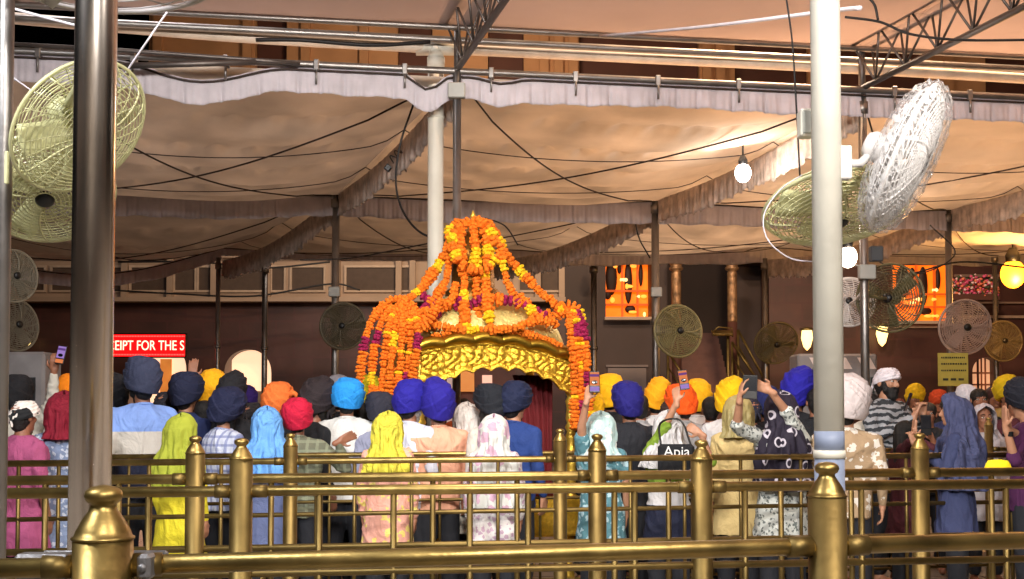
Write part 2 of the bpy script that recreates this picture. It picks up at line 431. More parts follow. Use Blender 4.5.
    if face:
        e = MB()
        for q in (-1, 1): e.ell((q*.031, .082, 1.618), (.014, .01, .008), n=10, k=6)
        for q in (-1, 1): e.ell((q*.031, .091, 1.618), (.006, .004, .006), n=8, k=6, m=1)
        m = e.mesh('eyes'); m.materials.append(EYEW); m.materials.append(HAIR); o = link('eyes', m, root); o.scale = (s, s, s)
        e = MB()
        for q in (-1, 1): e.tube([(q*.014, .094, 1.643), (q*.03, .095, 1.65), (q*.05, .083, 1.643)], .0045, 6)
        child('eyebrows', e.mesh('eyebrows'), HAIR)
    # ---- clothes
    sm = shirt
    c = MB(); kk = 1.08
    hem = .62 if female else .8
    rg = [ring(rx*kk*(bulk if z > 1 else 1)+.004, ry*kk+.006, z, p=2.2) for z, rx, ry in TORSO[1:-1]]
    rg = [ring((.225 if female else .178)*1., (.17 if female else .135), hem)]+rg+[ring(.088, .082, 1.462, -.005), ring(.07, .07, 1.475, -.005)]
    c.loft(rg)
    for q in (-1, 1):
        c.cap((q*.055, -.012, 1.425), .058, S[q]+Vector((0, 0, -.003)), .066, 12)
        if sleeve == 'long': c.cap(S[q], .064, E[q], .054, 12); c.cap(E[q], .052, E[q].lerp(W[q], .9), .036, 12)
        elif sleeve == 'elbow': c.cap(S[q], .064, E[q], .052, 12); c.cap(E[q], .052, E[q].lerp(W[q], .12), .05, 12)
        else: c.cap(S[q], .066, S[q].lerp(E[q], .62), .062, 12)
    child('kurta' if female else 'shirt', remesh(c, .0115, 2, .013, seed, 'shirt'), sm)
    c = MB()
    if not female:
        c2 = MB(); c2.tube([Vector((.066*math.sin(a), .064*math.cos(a)-.008, 1.468+.012*math.cos(a+PI))) for a in np.linspace(0, 2*PI*.97, 20)], .012, 8)
        child('collar', c2.mesh('collar'), sm)
    for q in (-1, 1):
        c.cap((q*.085, 0, .86), .1, (q*.1, .0, .5), .085, 12); c.cap((q*.1, 0, .5), .084, (q*.105, -.01, .14), .07, 12)
    c.loft([ring(.165, .12, .8), ring(.17, .125, .9), ring(.16, .12, .99)])
    child('trousers', remesh(c, .016, 2, .006, seed+2, 'trousers'), mat('trousers_%d_%d_%d' % pants, pants, .85, 0, .2, 60))
    # ---- head wear and hair
    def wfab(): return wmat or mat('cloth_%d_%d_%d' % tuple(wcol), wcol, .85, 0, .2, 90, .07, 14, crease=.9 if wear == 'hood' else .45)
    h = MB(); h.ell((0, -.026, 1.60), (.079, .083, .08)); h.ell((0, -.035, 1.545), (.06, .055, .045))
    if wear == 'hair':
        h.ell((0, -.014, 1.645), (.088, .104, .09)); 
        if female: h.cap((0, -.06, 1.6), .075, (0, -.085, 1.32), .055, 12)
        child('hair', remesh(h, .009, 2, .004, seed, 'hair'), hairc or HAIR)
    elif wear != 'hood':
        child('hair', remesh(h, .01, 2, .002, seed, 'hair'), hairc or HAIR)
    if wear == 'turban': child('turban', tm, wfab())
    elif wear == 'patka':
        t = MB(); turban(t, 'patka', k, peak, tw, NP[0])
        t.ell((0, -.115, 1.61), (.022, .016, .018)); t.cap((.012, -.118, 1.6), .012, (.03, -.125, 1.545), .008, 8); t.cap((-.012, -.118, 1.6), .012, (-.022, -.125, 1.55), .008, 8)
        child('head_cloth', t.mesh('head_cloth'), wfab())
    elif wear == 'cap':
        t = MB(); turban(t, 'patka', 1.02, 0, 0, NP[0])
        vis = [[(x, .1+math.sqrt(max(0, 1-(x/.075)**2))*.075*q, 1.628-.012*q) for x in np.linspace(-.074, .074, 12)] for q in (0, .5, 1)]
        t.loft(vis, closed=False, cap=False)
        m = evalmesh(t.mesh('cap'), [('SOLIDIFY', dict(thickness=.004))]); child('cap', m, wfab())
    elif wear == 'hood':
        t = MB(); hood(t, hooddrop, NP[0], wide)
        m = evalmesh(t.mesh('headscarf'), [('SOLIDIFY', dict(thickness=.004, offset=1.)), ('SUBSURF', dict(levels=1))])
        m.polygons.foreach_set('use_smooth', [True]*len(m.polygons)); child('headscarf', m, wfab())
    if beard:
        h = MB(); h.ell((0, .04, 1.545), (.068, .068, .055)); h.ell((0, .06, 1.505), (.05, .045, .045))
        for q in (-1, 1): h.cap((q*.064, .015, 1.62), .018, (q*.055, .04, 1.55), .03, 10)
        h.cap((-.03, .098, 1.566), .009, (.03, .098, 1.566), .009, 8)
        child('beard', remesh(h, .007, 1, .004, seed, 'beard'), beard)
    wp = {q: root_w(root, s, W[q]) for q in (-1, 1)}
    return root, wp
def root_w(root, s, v):
    return Matrix.Translation(root.location) @ Matrix.Rotation(root.rotation_euler.z, 4, 'Z') @ (v*s)
SCREENS = [mat('phone_screen_a', (30, 16, 10), .7, spec=.05, emit=(244, 140, 84), estr=.8), mat('phone_screen_b', (24, 18, 30), .7, spec=.05, emit=(176, 140, 220), estr=.75), mat('phone_screen_c', (16, 18, 26), .15, var=.3)]
def phone(label, px, py, d, w, h, yaw=0, lean=0, scr=0, roll=0):
    d += .85 if px > 560 else .9
    c = P(px, py, d); r = empty('phone', c, 0, label, 'phone', 'phones held up over the crowd')
    r.rotation_euler = (math.radians(lean), math.radians(roll), math.radians(yaw))
    b = MB(); b.box((0, 0, 0), (w, .011, h), bev=.004); b.build('case', BLACK, r)
    b = MB(); b.box((0, -.0062, h*.14), (w*.9, .0015, h*.62), bev=.0003); b.build('screen', SCREENS[scr], r)
    if scr < 2:
        b = MB(); b.box((0, -.0062, -h*.33), (w*.9, .0015, h*.2), bev=.0003); b.build('lower_screen', SCREENS[1-scr], r)
        b = MB(); b.ell((.0, -.0068, -.02*h), (w*.3, .0012, h*.09)); b.build('screen_figure', SCREENS[2], r)
        b = MB(); b.box((.0, -.0068, h*.3), (w*.86, .001, h*.12), bev=.0002); b.build('screen_sky', mat('screen_red', (60, 20, 14), .7, spec=.05, emit=(240, 90, 70) if scr == 0 else (90, 70, 150), estr=.7), r)
    b = MB(); b.cyl((-w*.25, .005, h*.38), (-w*.25, .009, h*.38), .008, n=12); b.build('lens', BLACK, r)
    return r
def fab(n, c, pat=None, c2=None, ps=20., **k): return mat('shirt_'+n, c, .85, 0, .2, 80, .07, 9, crease=.5, pat=pat, col2=c2, ps=ps, **k)
# ------------------------------------------------------------------ ground
b = MB(); b.box((0, 45, -.1), (160, 130, .2)); fl = b.build('floor', mat('marble_floor', (180, 172, 160), .25, 0, 0, 1, .12, 1.5, pat='tile', col2=(90, 84, 78), ps=.8)); tag(fl, kind='structure')
# ------------------------------------------------------------------ brass railings
FIN = [(1, 0), (1.05, .03), (1.05, .1), (.96, .14), (.9, .32), (.72, .65), (.52, .95), (.42, 1.1), (.42, 1.22), (.56, 1.3), (.64, 1.48), (.6, 1.66), (.4, 1.8), (.05, 1.86)]
def brass_post(root, x, y, r, zs):
    b = MB(); b.lathe([(r*1.25, .0), (r*1.25, .02), (r*1.02, .05), (r, .06), (r, zs)], (x, y, 0), 28)
    po = b.build('post', BRASSD if r < .05 else BRASS, root)
    b = MB(); b.lathe([(k*r, z*r+zs) for k, z in FIN], (x, y, 0), 32); b.build('finial', BRASS, po)
def railing(label, x0, d0, x1, d1, posts, rt, bal, top=1.21, low=.87, lowr=None):
    A = Vector((PX(x0, d0), d0, 0)); B = Vector((PX(x1, d1), d1, 0)); u = (B-A)
    def at(px):     # point of the line seen at column px
        k = (px-512)/F; t = (k*A.y-A.x)/(u.x-k*u.y); return A+u*t
    root = empty('brass_railing', at(512), 0, label, 'railing', 'brass crowd railings'); o = at(512)
    a, z = at(-90)-o, at(1120)-o; b = MB()
    b.cyl((a.x, a.y, top), (z.x, z.y, top), rt, n=18); b.build('top_rail', BRASS, root)
    for q in (low, .22):
        b = MB(); b.cyl((a.x, a.y, q), (z.x, z.y, q), lowr or rt*.72, n=14); b.build('lower_rail', BRASSD, root)
    for px, r, zs in posts:
        p = at(px)-o; brass_post(root, p.x, p.y, r, zs)
        un = u.normalized()
        for sgn in (-1, 1):
            b = MB(); q = p+un*sgn*(r+.03); b.tube([q-un*.03+Vector((0, 0, top)), q+un*.03+Vector((0, 0, top))], rt*1.22, 16)
            b.build('socket', BRASSD, root)
    for px in bal:
        p = at(px)-o; b = MB(); b.cyl((p.x, p.y, .22), (p.x, p.y, top), rt*.62, n=10); b.build('baluster', BRASSD, root)
    return root, at
r1, at1 = railing('thick brass railing nearest the camera with two big knobbed posts', 105, 2.62, 826, 3.0, [(105, .064, 1.268), (826, .0475, 1.333)], .0215, [-60, 1080], 1.212, .80)
railing('second brass railing back with low sloping top rail', 0, 4.88, 1000, 5.5, [(242, .0475, 1.345), (701, .0475, 1.332)], .0225, [-30, 88, 150, 320, 394, 470, 528, 614, 634, 744, 860, 1004], 1.212, .87)
railing('third brass railing back with three finial posts', 100, 5.83, 900, 6.48, [(196, .047, 1.337), (597, .047, 1.34), (919, .047, 1.34)], .024, [-20, 47, 120, 272, 318, 433, 517, 668, 700, 780, 850, 990], 1.212, .87)
railing('fourth brass railing with slim posts just before the women', 100, 7.7, 900, 8.87, [(291, .047, 1.31), (560, .047, 1.335), (1100, .045, 1.33)], .0215, [20, 60, 150, 222, 355, 412, 471, 498, 630, 684, 740, 800, 870, 905, 955, 1010], 1.212, .86)
railing('farthest brass railing holding back the turbaned men', 150, 8.77, 1000, 10.4, [(262, .042, 1.33), (988, .036, 1.42), (30, .04, 1.33)], .018, [90, 130, 200, 330, 384, 440, 540, 590, 650, 712, 760, 820, 890, 935, 1020], 1.212, .86)
# grey clamps fastening the front rail to the steel pole
pc = at1(96); pcy = pc.y+.09
t = empty('rail_clamp', (pc.x, pc.y, 1.212), 0, 'grey cast clamp plate gripping the front rail beside the steel pole', 'clamp')
b = MB(); b.box((-.105, .0, 0), (.12, .056, .056), bev=.008); b.box((.115, .0, 0), (.03, .056, .056), bev=.008); b.box((0, .075, 0), (.28, .02, .05), bev=.006)
for sx in (-.14, -.08, .115): b.cyl((sx, -.03, .0), (sx, -.036, .0), .009, n=8)
b.build('plate', mat('cast_grey', (130, 128, 130), .42, .6, .3, 40, .2, 20), t)
# yellow folded cloth over a rail
c = P(998, 466, 6.7); t = MB()
pts = [ring(.075, .035, -.05, n=20), ring(.078, .04, -.02, n=20), ring(.066, .04, .012, n=20), ring(.055, .03, .03, n=20), ring(.02, .01, .036, n=20)]
t.loft(pts); m = t.build('folded_cloth', mat('bright_yellow_cloth', (245, 220, 20), .8, 0, .3, 40), None, (c.x, c.y, c.z)); tag(m, 'bright yellow folded cloth lying on a brass rail', 'cloth')
# ------------------------------------------------------------------ big poles
def pole(label, px, d, r, top, matl, name='steel_pole', extra=None):
    x = PX(px, d); t = empty(name, (x, d, 0), 0, label, 'pole'); b = MB(); b.cyl((0, 0, .02), (0, 0, top), r, n=32)
    s_ = b.build('shaft', matl, t); b = MB(); b.box((0, 0, .012), (r*4, r*4, .024), bev=.004); b.build('base_plate', GALV, t); return t
pole('thick polished stainless pole standing by the nearest knobbed post', 91, 2.93, .0505, 5.2, STEEL)
pole('slim steel pole cut by the left edge of the view', 0, 4.3, .028, 5.4, GALV)
t = empty('white_pole', (PX(829, 4.3), 4.3, 0), 0, 'near white painted pole with grey blue foot carrying two fans', 'pole'); b = MB()
b.cyl((0, 0, 1.475), (0, 0, 5.4), .053, n=32); b.build('shaft', WPAINT, t)
b = MB(); b.cyl((0, 0, 1.405), (0, 0, 1.475), .0532, n=32); b.cyl((0, 0, .05), (0, 0, 1.38), .0532, n=32); b.build('painted_foot', GPAINT, t)
b = MB(); b.cyl((0, 0, 1.378), (0, 0, 1.407), .057, n=32); b.build('white_band', WPAINT, t)
# white round column behind the palanquin and the duct it joins
ZT = 4.9; KT = (ZT-1.55)/2.65
cd = 12.0; zc = P(435, 48, cd).z
t = empty('white_column', (PX(435, cd), cd, 0), 0, 'white round column rising behind the garlanded dome', 'column')
b = MB(); b.cyl((0, 0, 0), (0, 0, zc-.1), .08, n=28); b.build('shaft', WPAINT, t); b = MB(); b.cyl((0, 0, zc-.72), (0, 0, zc-.7), .088, n=28); b.build('ring_band', WPAINT, t); b = MB(); b.cyl((0, 0, zc-.22), (0, 0, zc-.1), .09, n=28); b.cyl((0, 0, zc-.1), (0, 0, zc), .08, n=28); b.cyl((-.2, 0, zc), (.2, 0, zc), .075, n=28); b.build('pipe_joint', WPAINT, t)
duct = [(-60, 12, 11.3), (130, 28, 11.5), (256, 38, 11.7), (435, 48, 12.0), (600, 56, 12.3), (860, 69, 12.7), (1100, 83, 13.2)]
b = MB(); b.tube(catm([P(*q) for q in duct], 6), .056, 16); o = b.build('overhead_duct', mat('cream_duct', (214, 196, 178), .5)); tag(o, 'long cream pipe running overhead just under the top rails', 'pipe')
# ------------------------------------------------------------------ tent frame
def nz(n, z=ZT): return Vector((n[0], n[1], z))
kk = KT
R1 = [(-7.1*kk, 8.2*kk), (-3.77*kk, 8.78*kk), (-.43*kk, 9.33*kk), (2.91*kk, 9.88*kk), (6.25*kk, 10.43*kk), (9.6*kk, 11*kk)]
R2 = [(-10*kk, 13.7*kk), (-6.07*kk, 14.15*kk), (-2.14*kk, 14.5*kk), (1.79*kk, 14.93*kk), (5.7*kk, 15.6*kk), (9.6*kk, 16.2*kk)]
R3 = [(-14.4*kk, 20.9*kk), (-9.8*kk, 20.9*kk), (-5.1*kk, 21*kk), (-.4*kk, 21.2*kk), (4.42*kk, 20.9*kk), (9.3*kk, 21.2*kk)]
R4 = [(p[0]*1.22-.3, p[1]*1.23) for p in R3]
def row_pipe(label, R, z, r, name='frame_pipe', off=0, hang=True):
    b = MB(); b.tube([nz(p, z)+Vector((0, off, 0)) for p in R], r, 10); o = b.build('pipe', GALV, None)
    t = empty(name, (0, 0, 0), 0, label, 'pipe', 'overhead frame pipes'); o.parent = t
    if hang:
        for i in range(len(R)-1):
            for q in range(5):
                b = MB(); p = nz(R[i], z).lerp(nz(R[i+1], z), (q+.4)/5)+Vector((0, off, 0))
                b.box(p+Vector((0, 0, -.01)), (.05, r*2.8, r*3.2), bev=.006); b.cyl(p+Vector((0, -r, -.03)), p+Vector((0, -r, -.2)), .012, n=6)
                b.build('clamp', GALV, t)
    return t
row_pipe('galvanised pipe carrying the front pleated valance', R1, ZT, .034, off=-.04)
row_pipe('upper pipe of the pair under the smooth near canopy', R1, ZT+.43, .03, hang=False, off=-.06)
row_pipe('lower pipe of the pair under the smooth near canopy', R1, ZT+.335, .036, hang=False, off=.05)
row_pipe('pipe carrying the middle row of valances', R2, ZT, .03, off=-.04, hang=False)
row_pipe('pipe carrying the farthest row of valances', R3, ZT+.3, .03, off=-.04, hang=False)
# second thin pipe lying lower left, seen above the front valance
b = MB(); b.tube([P(-60, 40, 11.0), P(118, 50, 11.1), P(256, 60, 11.3), P(300, 64, 11.4)], .02, 8); b.tube([P(118, 66, 11.0), P(256, 62, 11.2)], .03, 8)
o = b.build('frame_pipe', PIPE); tag(o, 'thin paired pipe crossing above the swagged valance corner', 'pipe', 'overhead frame pipes')
PL = ['slim post beside the white column topped by a grey box', 'slim post behind the white pole and the wrapped fan', 'steel post left of the red sign', 'slim post at the far left edge',
      'tent post between garlands and arched door with round fan', 'tent post left of the cream wall fan and steps', 'tent post holding the pinkish fan and yellow notice', 'far tent post left of the arched doorway', 'far tent post behind the white coolers and brown fan']
def tent_post(label, p, r, box=None):
    t = empty('tent_post', (p[0], p[1], 0), 0, label, 'post', 'slim steel tent posts'); b = MB(); b.cyl((0, 0, .01), (0, 0, ZT), r, n=14); b.build('shaft', GALV, t)
    b = MB(); b.cyl((0, 0, 2.9), (0, 0, 2.98), r*1.35, n=14); b.build('collar', GALV, t); b = MB(); b.cyl((0, 0, ZT-.25), (0, 0, ZT-.12), r*1.4, n=14); b.build('head_socket', GALV, t)
    if box is not None:
        b = MB(); b.box((0, -r-.05, box), (.17, .09, .15), bev=.01); b.build('junction_box', mat('box_grey', (168, 166, 160), .5), t)
    return t
tent_post(PL[0], (R1[2][0], R1[2][1]-.04), .042, ZT-.22); tent_post(PL[1], (R1[3][0], R1[3][1]), .045, 2.98)
tent_post(PL[4], R2[2], .058, 3.35); tent_post(PL[5], R2[3], .062, 3.4); tent_post(PL[6], R2[4], .055, 3.2)
tent_post('thin post behind the navy turbans under the far canopy edge', (PX(217, 26.3), 26.3), .05)
tent_post('thin post crossing the lit arched door', (PX(264, 27), 27), .065); tent_post(PL[8], R3[4], .062, 3.05)
tent_post('dark post between orange windows and dark wall', (PX(594, 27), 27), .07); tent_post('thin post rising beside the arched doorway on the right', (PX(997, 25), 25), .05)
# ------------------------------------------------------------------ canopy panels
def panel(label, a, b_, c, d, sag, z=ZT, n=6, name='canopy_panel', matl=None, cords=True, seed=0, amp=.075, N=(110, 96), zb=0.):
    # a,b front left/right; c,d back left/right
    a, b_, c, d = [Vector((q[0], q[1], 0)) for q in (a, b_, c, d)]; rs = np.random.RandomState(seed); ph = rs.rand(8)*6
    def H(u, v):
        base = math.sin(PI*u)**.7*math.sin(PI*v)**.7 if 0 < u < 1 and 0 < v < 1 else 0
        w = abs(math.sin(PI*v*n)); h = -sag*base-amp*w*math.sin(PI*min(max(u, 0), 1))**.5*(1+.5*math.sin(7*u+ph[0]))
        cen = math.exp(-((u-.5)**2/.02+(v-.5)**2/.02)); h += sag*.12*cen
        dg = min(abs(u-v), abs(1-u-v)); h += .02*math.exp(-dg/.02)*base
        h += (.034*math.sin(64*u+5*math.sin(9*v+ph[1])+ph[3])+.016*math.sin(131*u+7*v))*(1-w)**1.5*base+.012*math.sin(15*u+24*v+3*math.sin(5*u+ph[4])+ph[2])*base
        return h
    def Q(u, v, dz=0):
        q = a.lerp(b_, u).lerp(c.lerp(d, u), v); return Vector((q.x, q.y, z-.05+zb*v+H(u, v)+dz))
    def QC(u, v):
        base = math.sin(PI*min(1, max(0, u)))**.7*math.sin(PI*min(1, max(0, v)))**.7 if 0 < u < 1 and 0 < v < 1 else 0
        q = a.lerp(b_, u).lerp(c.lerp(d, u), v); return Vector((q.x, q.y, z-.05+zb*v-sag*base*.93-amp*1.3*min(1, 3*base)-.012))
    m = MB(); rings = [[Q(i/N[0], j/N[1]) for i in range(N[0]+1)] for j in range(N[1]+1)]
    m.loft(rings, closed=False, cap=False)
    me = evalmesh(m.mesh(name), [('SOLIDIFY', dict(thickness=.004))]); me.materials.append(matl or CLOTH)
    o = link(name, me); tag(o, label, 'canopy', 'stretched cloth canopy panels')
    if cords:
        ls = [[(t, t) for t in np.linspace(.02, .98, 30)], [(1-t, t) for t in np.linspace(.02, .98, 30)]]
        for k in (2, 4): ls.append([(t, k/n+.015*math.sin(PI*t)) for t in np.linspace(0, 1, 24)])
        for i, l in enumerate(ls):
            w = MB(); w.tube([QC(u, v) for u, v in l], .0105 if i < 2 else .0065, 6); w.build('cord', CORD, o)
    return o
names1 = ['mauve sagging canopy panel at the far left behind the big fans', 'grey mauve canopy panel left of the white column', 'peach canopy panel above the garlanded dome with crossed cords', 'warm orange canopy panel behind the wrapped white fan', 'warm canopy panel beyond the right edge']
for i in range(5):
    panel(names1[i], R1[i], R1[i+1], R2[i], R2[i+1], (.3, .32, .22, .22, .25)[i], seed=i)
names2 = ['dark far canopy panel behind the left fans', 'dim far canopy panel hanging low above the red sign', 'far canopy panel between the dome and the white column', 'far glowing canopy panel above the wall fans', 'far dusky canopy panel above the pink flowers']
for i in range(5):
    panel(names2[i], R2[i], R2[i+1], R3[i], R3[i+1], (.55, .55, .34, .26, .3)[i], seed=10+i, n=5, zb=.3)
names3 = ['deepest canopy panel at far left', 'deepest canopy panel above the receipt sign', 'deepest canopy panel behind the dome', 'deepest canopy panel before the orange windows', 'deepest canopy panel at far right']
R0 = [(p[0]+.9*i*0+1.35, p[1]-5.6) for i, p in enumerate(R1)]; Rm = [(p[0]+3.2, p[1]-13.5) for p in R1]
for i in range(5):
    panel(['smooth near canopy over the left fans', 'smooth near canopy left of the first truss', 'smooth near canopy between the two trusses', 'smooth near canopy right of the second truss', 'smooth near canopy far to the right'][i],
          R0[i], R0[i+1], R1[i], R1[i+1], .12, z=ZT+.52, n=2, matl=CLOTHN, cords=False, seed=20+i, amp=.03, N=(24, 24))
    panel(['smooth canopy overhead by the camera on the left', 'smooth canopy overhead left of the camera', 'smooth canopy directly above the camera', 'smooth canopy overhead right of the camera', 'smooth canopy overhead at far right'][i],
          Rm[i], Rm[i+1], R0[i], R0[i+1], .12, z=ZT+.52, n=2, matl=CLOTHN, cords=False, seed=25+i, amp=.03, N=(16, 16))
# ------------------------------------------------------------------ valances
def valance(label, a, b_, h, swag=(), z=ZT, matl=None, dirty=False, seed=0, ple=.16, sagz=0., tear=.02):
    a = nz(a, z); b_ = nz(b_, z); L = (b_-a).length; n = int(L/.016); rs = np.random.RandomState(seed); ph = rs.rand(6)*6
    u = (b_-a).normalized(); nn = Vector((u.y, -u.x, 0)); rings = []
    def zt(t):
        o = -.03-sagz*math.sin(PI*t)
        for c0, w, dp in swag:
            if abs(t-c0) < w: o -= dp*math.cos((t-c0)/w*PI/2)**2
        return o
    for k in range(9):
        q = k/8; g = []
        for i in range(n+1):
            t = i/n; s_ = t*L
            cq = s_/(ple*1.25)+.35*math.sin(2.3*s_+ph[0]); pl = .045*(abs(math.sin(PI*cq))**.4-.6)+.006*math.sin(2*PI*s_/(ple*.45)+ph[1])
            bot = h*(1+.03*math.sin(2*PI*s_/(ple*3.1)+ph[2])+.05*math.sin(s_*2.3+ph[3]))+(tear-.02)*rs_n(s_, ph)*.7
            p = a.lerp(b_, t)+nn*(pl*(.3+q)+.02)+Vector((0, 0, zt(t)-bot*q)); g.append(p)
        rings.append(g)
    m = MB(); m.loft(rings, closed=False, cap=False); me = evalmesh(m.mesh('valance'), [('SOLIDIFY', dict(thickness=.004))]); me.materials.append(matl or VAL)
    o = link('valance', me); tag(o, label, 'valance', 'pleated cloth valances')
    w = MB(); w.tube([a.lerp(b_, i/40)+nn*.05+Vector((0, 0, zt(i/40)-.03)) for i in range(41)], .012, 6); w.build('hem_cord', CORD, o)
    return o
def rs_n(s_, ph): return math.sin(s_*31+ph[4])*math.sin(s_*13+ph[5])*1.2
for i, (lb, sw) in enumerate([('pale front valance beyond the left edge', ()), ('pale front valance with a deep swag left of the white column', ((.42, .2, .16), (.93, .06, .14))), ('pale front valance with pleats right of the white column', ((.1, .07, .05),)), ('front valance behind the white pole and wrapped fan', ()), ('front valance out to the right', ())]):
    valance(lb, R1[i], R1[i+1], .25, sw, seed=30+i)
for i, lb in enumerate(['middle row valance behind the left fans', 'middle row valance left of the round fan post', 'middle row valance behind the dome top', 'middle row valance by the white bulb', 'middle row valance at the far right']):
    valance(lb, R2[i], R2[i+1], .36, (), seed=40+i, sagz=.05)
for i, lb in enumerate(['far row valance at far left', 'far row valance above the red sign', 'far row valance behind the dome', 'far row valance over the orange windows', 'far row valance over the pink flowers']):
    valance(lb, R3[i], R3[i+1], (.3, .3, .2, .38, .38)[i], (), z=ZT+.3, seed=50+i, sagz=(.75, .6, .1, .02, .02)[i], ple=.3)
for i, lb in ((1, 'dirty ragged valance running back at the left fans'), (2, 'dirty ragged valance running back left of the column'), (3, 'dirty ragged valance running back towards the white bulb'), (4, 'dirty ragged valance running back at right edge')):
    valance(lb, R1[i], R2[i], .36, (), matl=VALD, seed=60+i, ple=.22, tear=.05, sagz=.12)
for i, lb in ((1, 'shadowed ragged valance far left'), (2, 'shadowed ragged valance behind the round fan post'), (3, 'shadowed ragged valance sloping down to the dome'), (4, 'shadowed ragged valance beyond the cream wall fan')):
    valance(lb, R2[i], R3[i], .4, (), matl=VALD, seed=70+i, ple=.26, tear=.06, sagz=.2)
# ------------------------------------------------------------------ trusses
def truss(label, n0, n1):
    a = nz(n0, ZT+.03); b_ = nz(n0, ZT+.5); u = Vector((n1[0]-n0[0], n1[1]-n0[1], 0)); L = u.length; u.normalize(); w = Vector((u.y, -u.x, 0))
    t = empty('roof_truss', a, 0, label, 'truss', 'steel lattice roof trusses'); o = a
    for nm, p in (('lower_chord', a), ('upper_chord', b_)):
        for sgn in ((-1, 1) if nm == 'upper_chord' else (0,)):
            m = MB(); m.cyl(p-o+w*.12*sgn, p-o+u*L+w*.12*sgn, .032, n=10); m.build(nm, PIPE, t)
    m = MB(); k = int(L/.55)
    for i in range(k):
        for sgn in (-1, 1):
            q0 = (b_-o)+w*.12*sgn+u*(i*.55); q1 = (a-o)+u*(i*.55+.27); q2 = (b_-o)+w*.12*sgn+u*((i+1)*.55)
            m.cyl(q0, q1, .012, n=6); m.cyl(q1, q2, .012, n=6)
        m.cyl((b_-o)-w*.12+u*i*.55, (b_-o)+w*.12+u*i*.55, .01, n=6)
    m.build('lattice', PIPE, t); m = MB(); m.cyl((0, 0, -.06), (0, 0, .5), .035, n=10); m.build('end_post', PIPE, t)
truss('steel lattice truss starting beside the white column', R1[2], R0[2]); truss('steel lattice truss above the wrapped white fan', R1[3], R0[3]); truss('steel lattice truss beyond the left fans', R1[1], R0[1])
# ------------------------------------------------------------------ cables
def cable(label, pts, r=.012, m=CABLE, cat='cable'):
    b = MB(); b.tube(catm([P(*p) for p in pts], 8), r, 6); o = b.build('cable', m); tag(o, label, cat, 'loose cables under the canopy'); return o
cable('black cable looping behind the white column left side', [(415, 100, 12.5), (400, 145, 12.6), (396, 185, 12.6), (405, 215, 12.5), (425, 235, 12.3), (450, 236, 12.3)])
cable('thin black cable sagging onto the dome top', [(300, 260, 14), (350, 258, 14), (405, 248, 13), (445, 240, 12.4)], .008)
cable('black cable curling down right of the dome', [(485, 218, 12.5), (505, 226, 12.6), (518, 245, 12.8)], .008)
cable('white cable stretched across the near canopy', [(600, 36, 11), (700, 27, 9), (830, 11, 7), (860, 8, 6)], .013, WCABLE)
cable('black cable drooping under the near canopy on the right', [(845, 17, 9), (880, 22, 9), (910, 34, 9), (960, 40, 9), (1030, 40, 9)], .01)
cable('short black cable end hanging near the right truss', [(862, -8, 9), (874, 4, 9), (878, 20, 9)], .01)
cable('black drop wire hanging in front of the white pole', [(785, -10, 5), (792, 40, 5), (796, 100, 5), (800, 178, 5)], .004)
cable('black hose lying along the cream duct', [(256, 40, 11.3), (300, 40, 11.3), (370, 45, 11.4), (430, 42, 11.6)], .02)
cable('dark cables sagging behind the olive fan', [(845, 262, 17), (900, 275, 17), (960, 262, 17), (1030, 268, 17)], .014)
cable('thin dark wire crossing behind the olive fan', [(870, 258, 17), (915, 274, 17), (955, 254, 17), (930, 225, 17)], .01)
cable('wire hanging from canopy by the orange windows', [(634, 205, 19), (638, 235, 19), (650, 258, 19)], .012)
cable('thin wire along the dim balcony ledge', [(118, 262, 30), (200, 262, 30), (262, 268, 30), (330, 262, 30)], .025)
cable('thin dark wire swagged across the balcony front', [(110, 290, 30), (180, 294, 30), (255, 296, 30), (330, 284, 30), (360, 290, 30)], .025)
cable('white wire stay angled across the left fan', [(167, 12, 4.6), (122, 78, 4.6)], .004, WCABLE)
cable('curved white cable at the top left corner', [(-10, 2, 5), (40, 16, 5), (78, 26, 5)], .006, WCABLE)
cable('large loop of white cable round the green fan', [(802, 175, 4.5), (780, 190, 4.5), (764, 215, 4.5), (768, 240, 4.5), (790, 258, 4.5), (815, 262, 4.5)], .0028, WCABLE)
cable('white stay wire beside the left edge pole', [(8, 74, 4.6), (38, 95, 4.6)], .003, WCABLE)
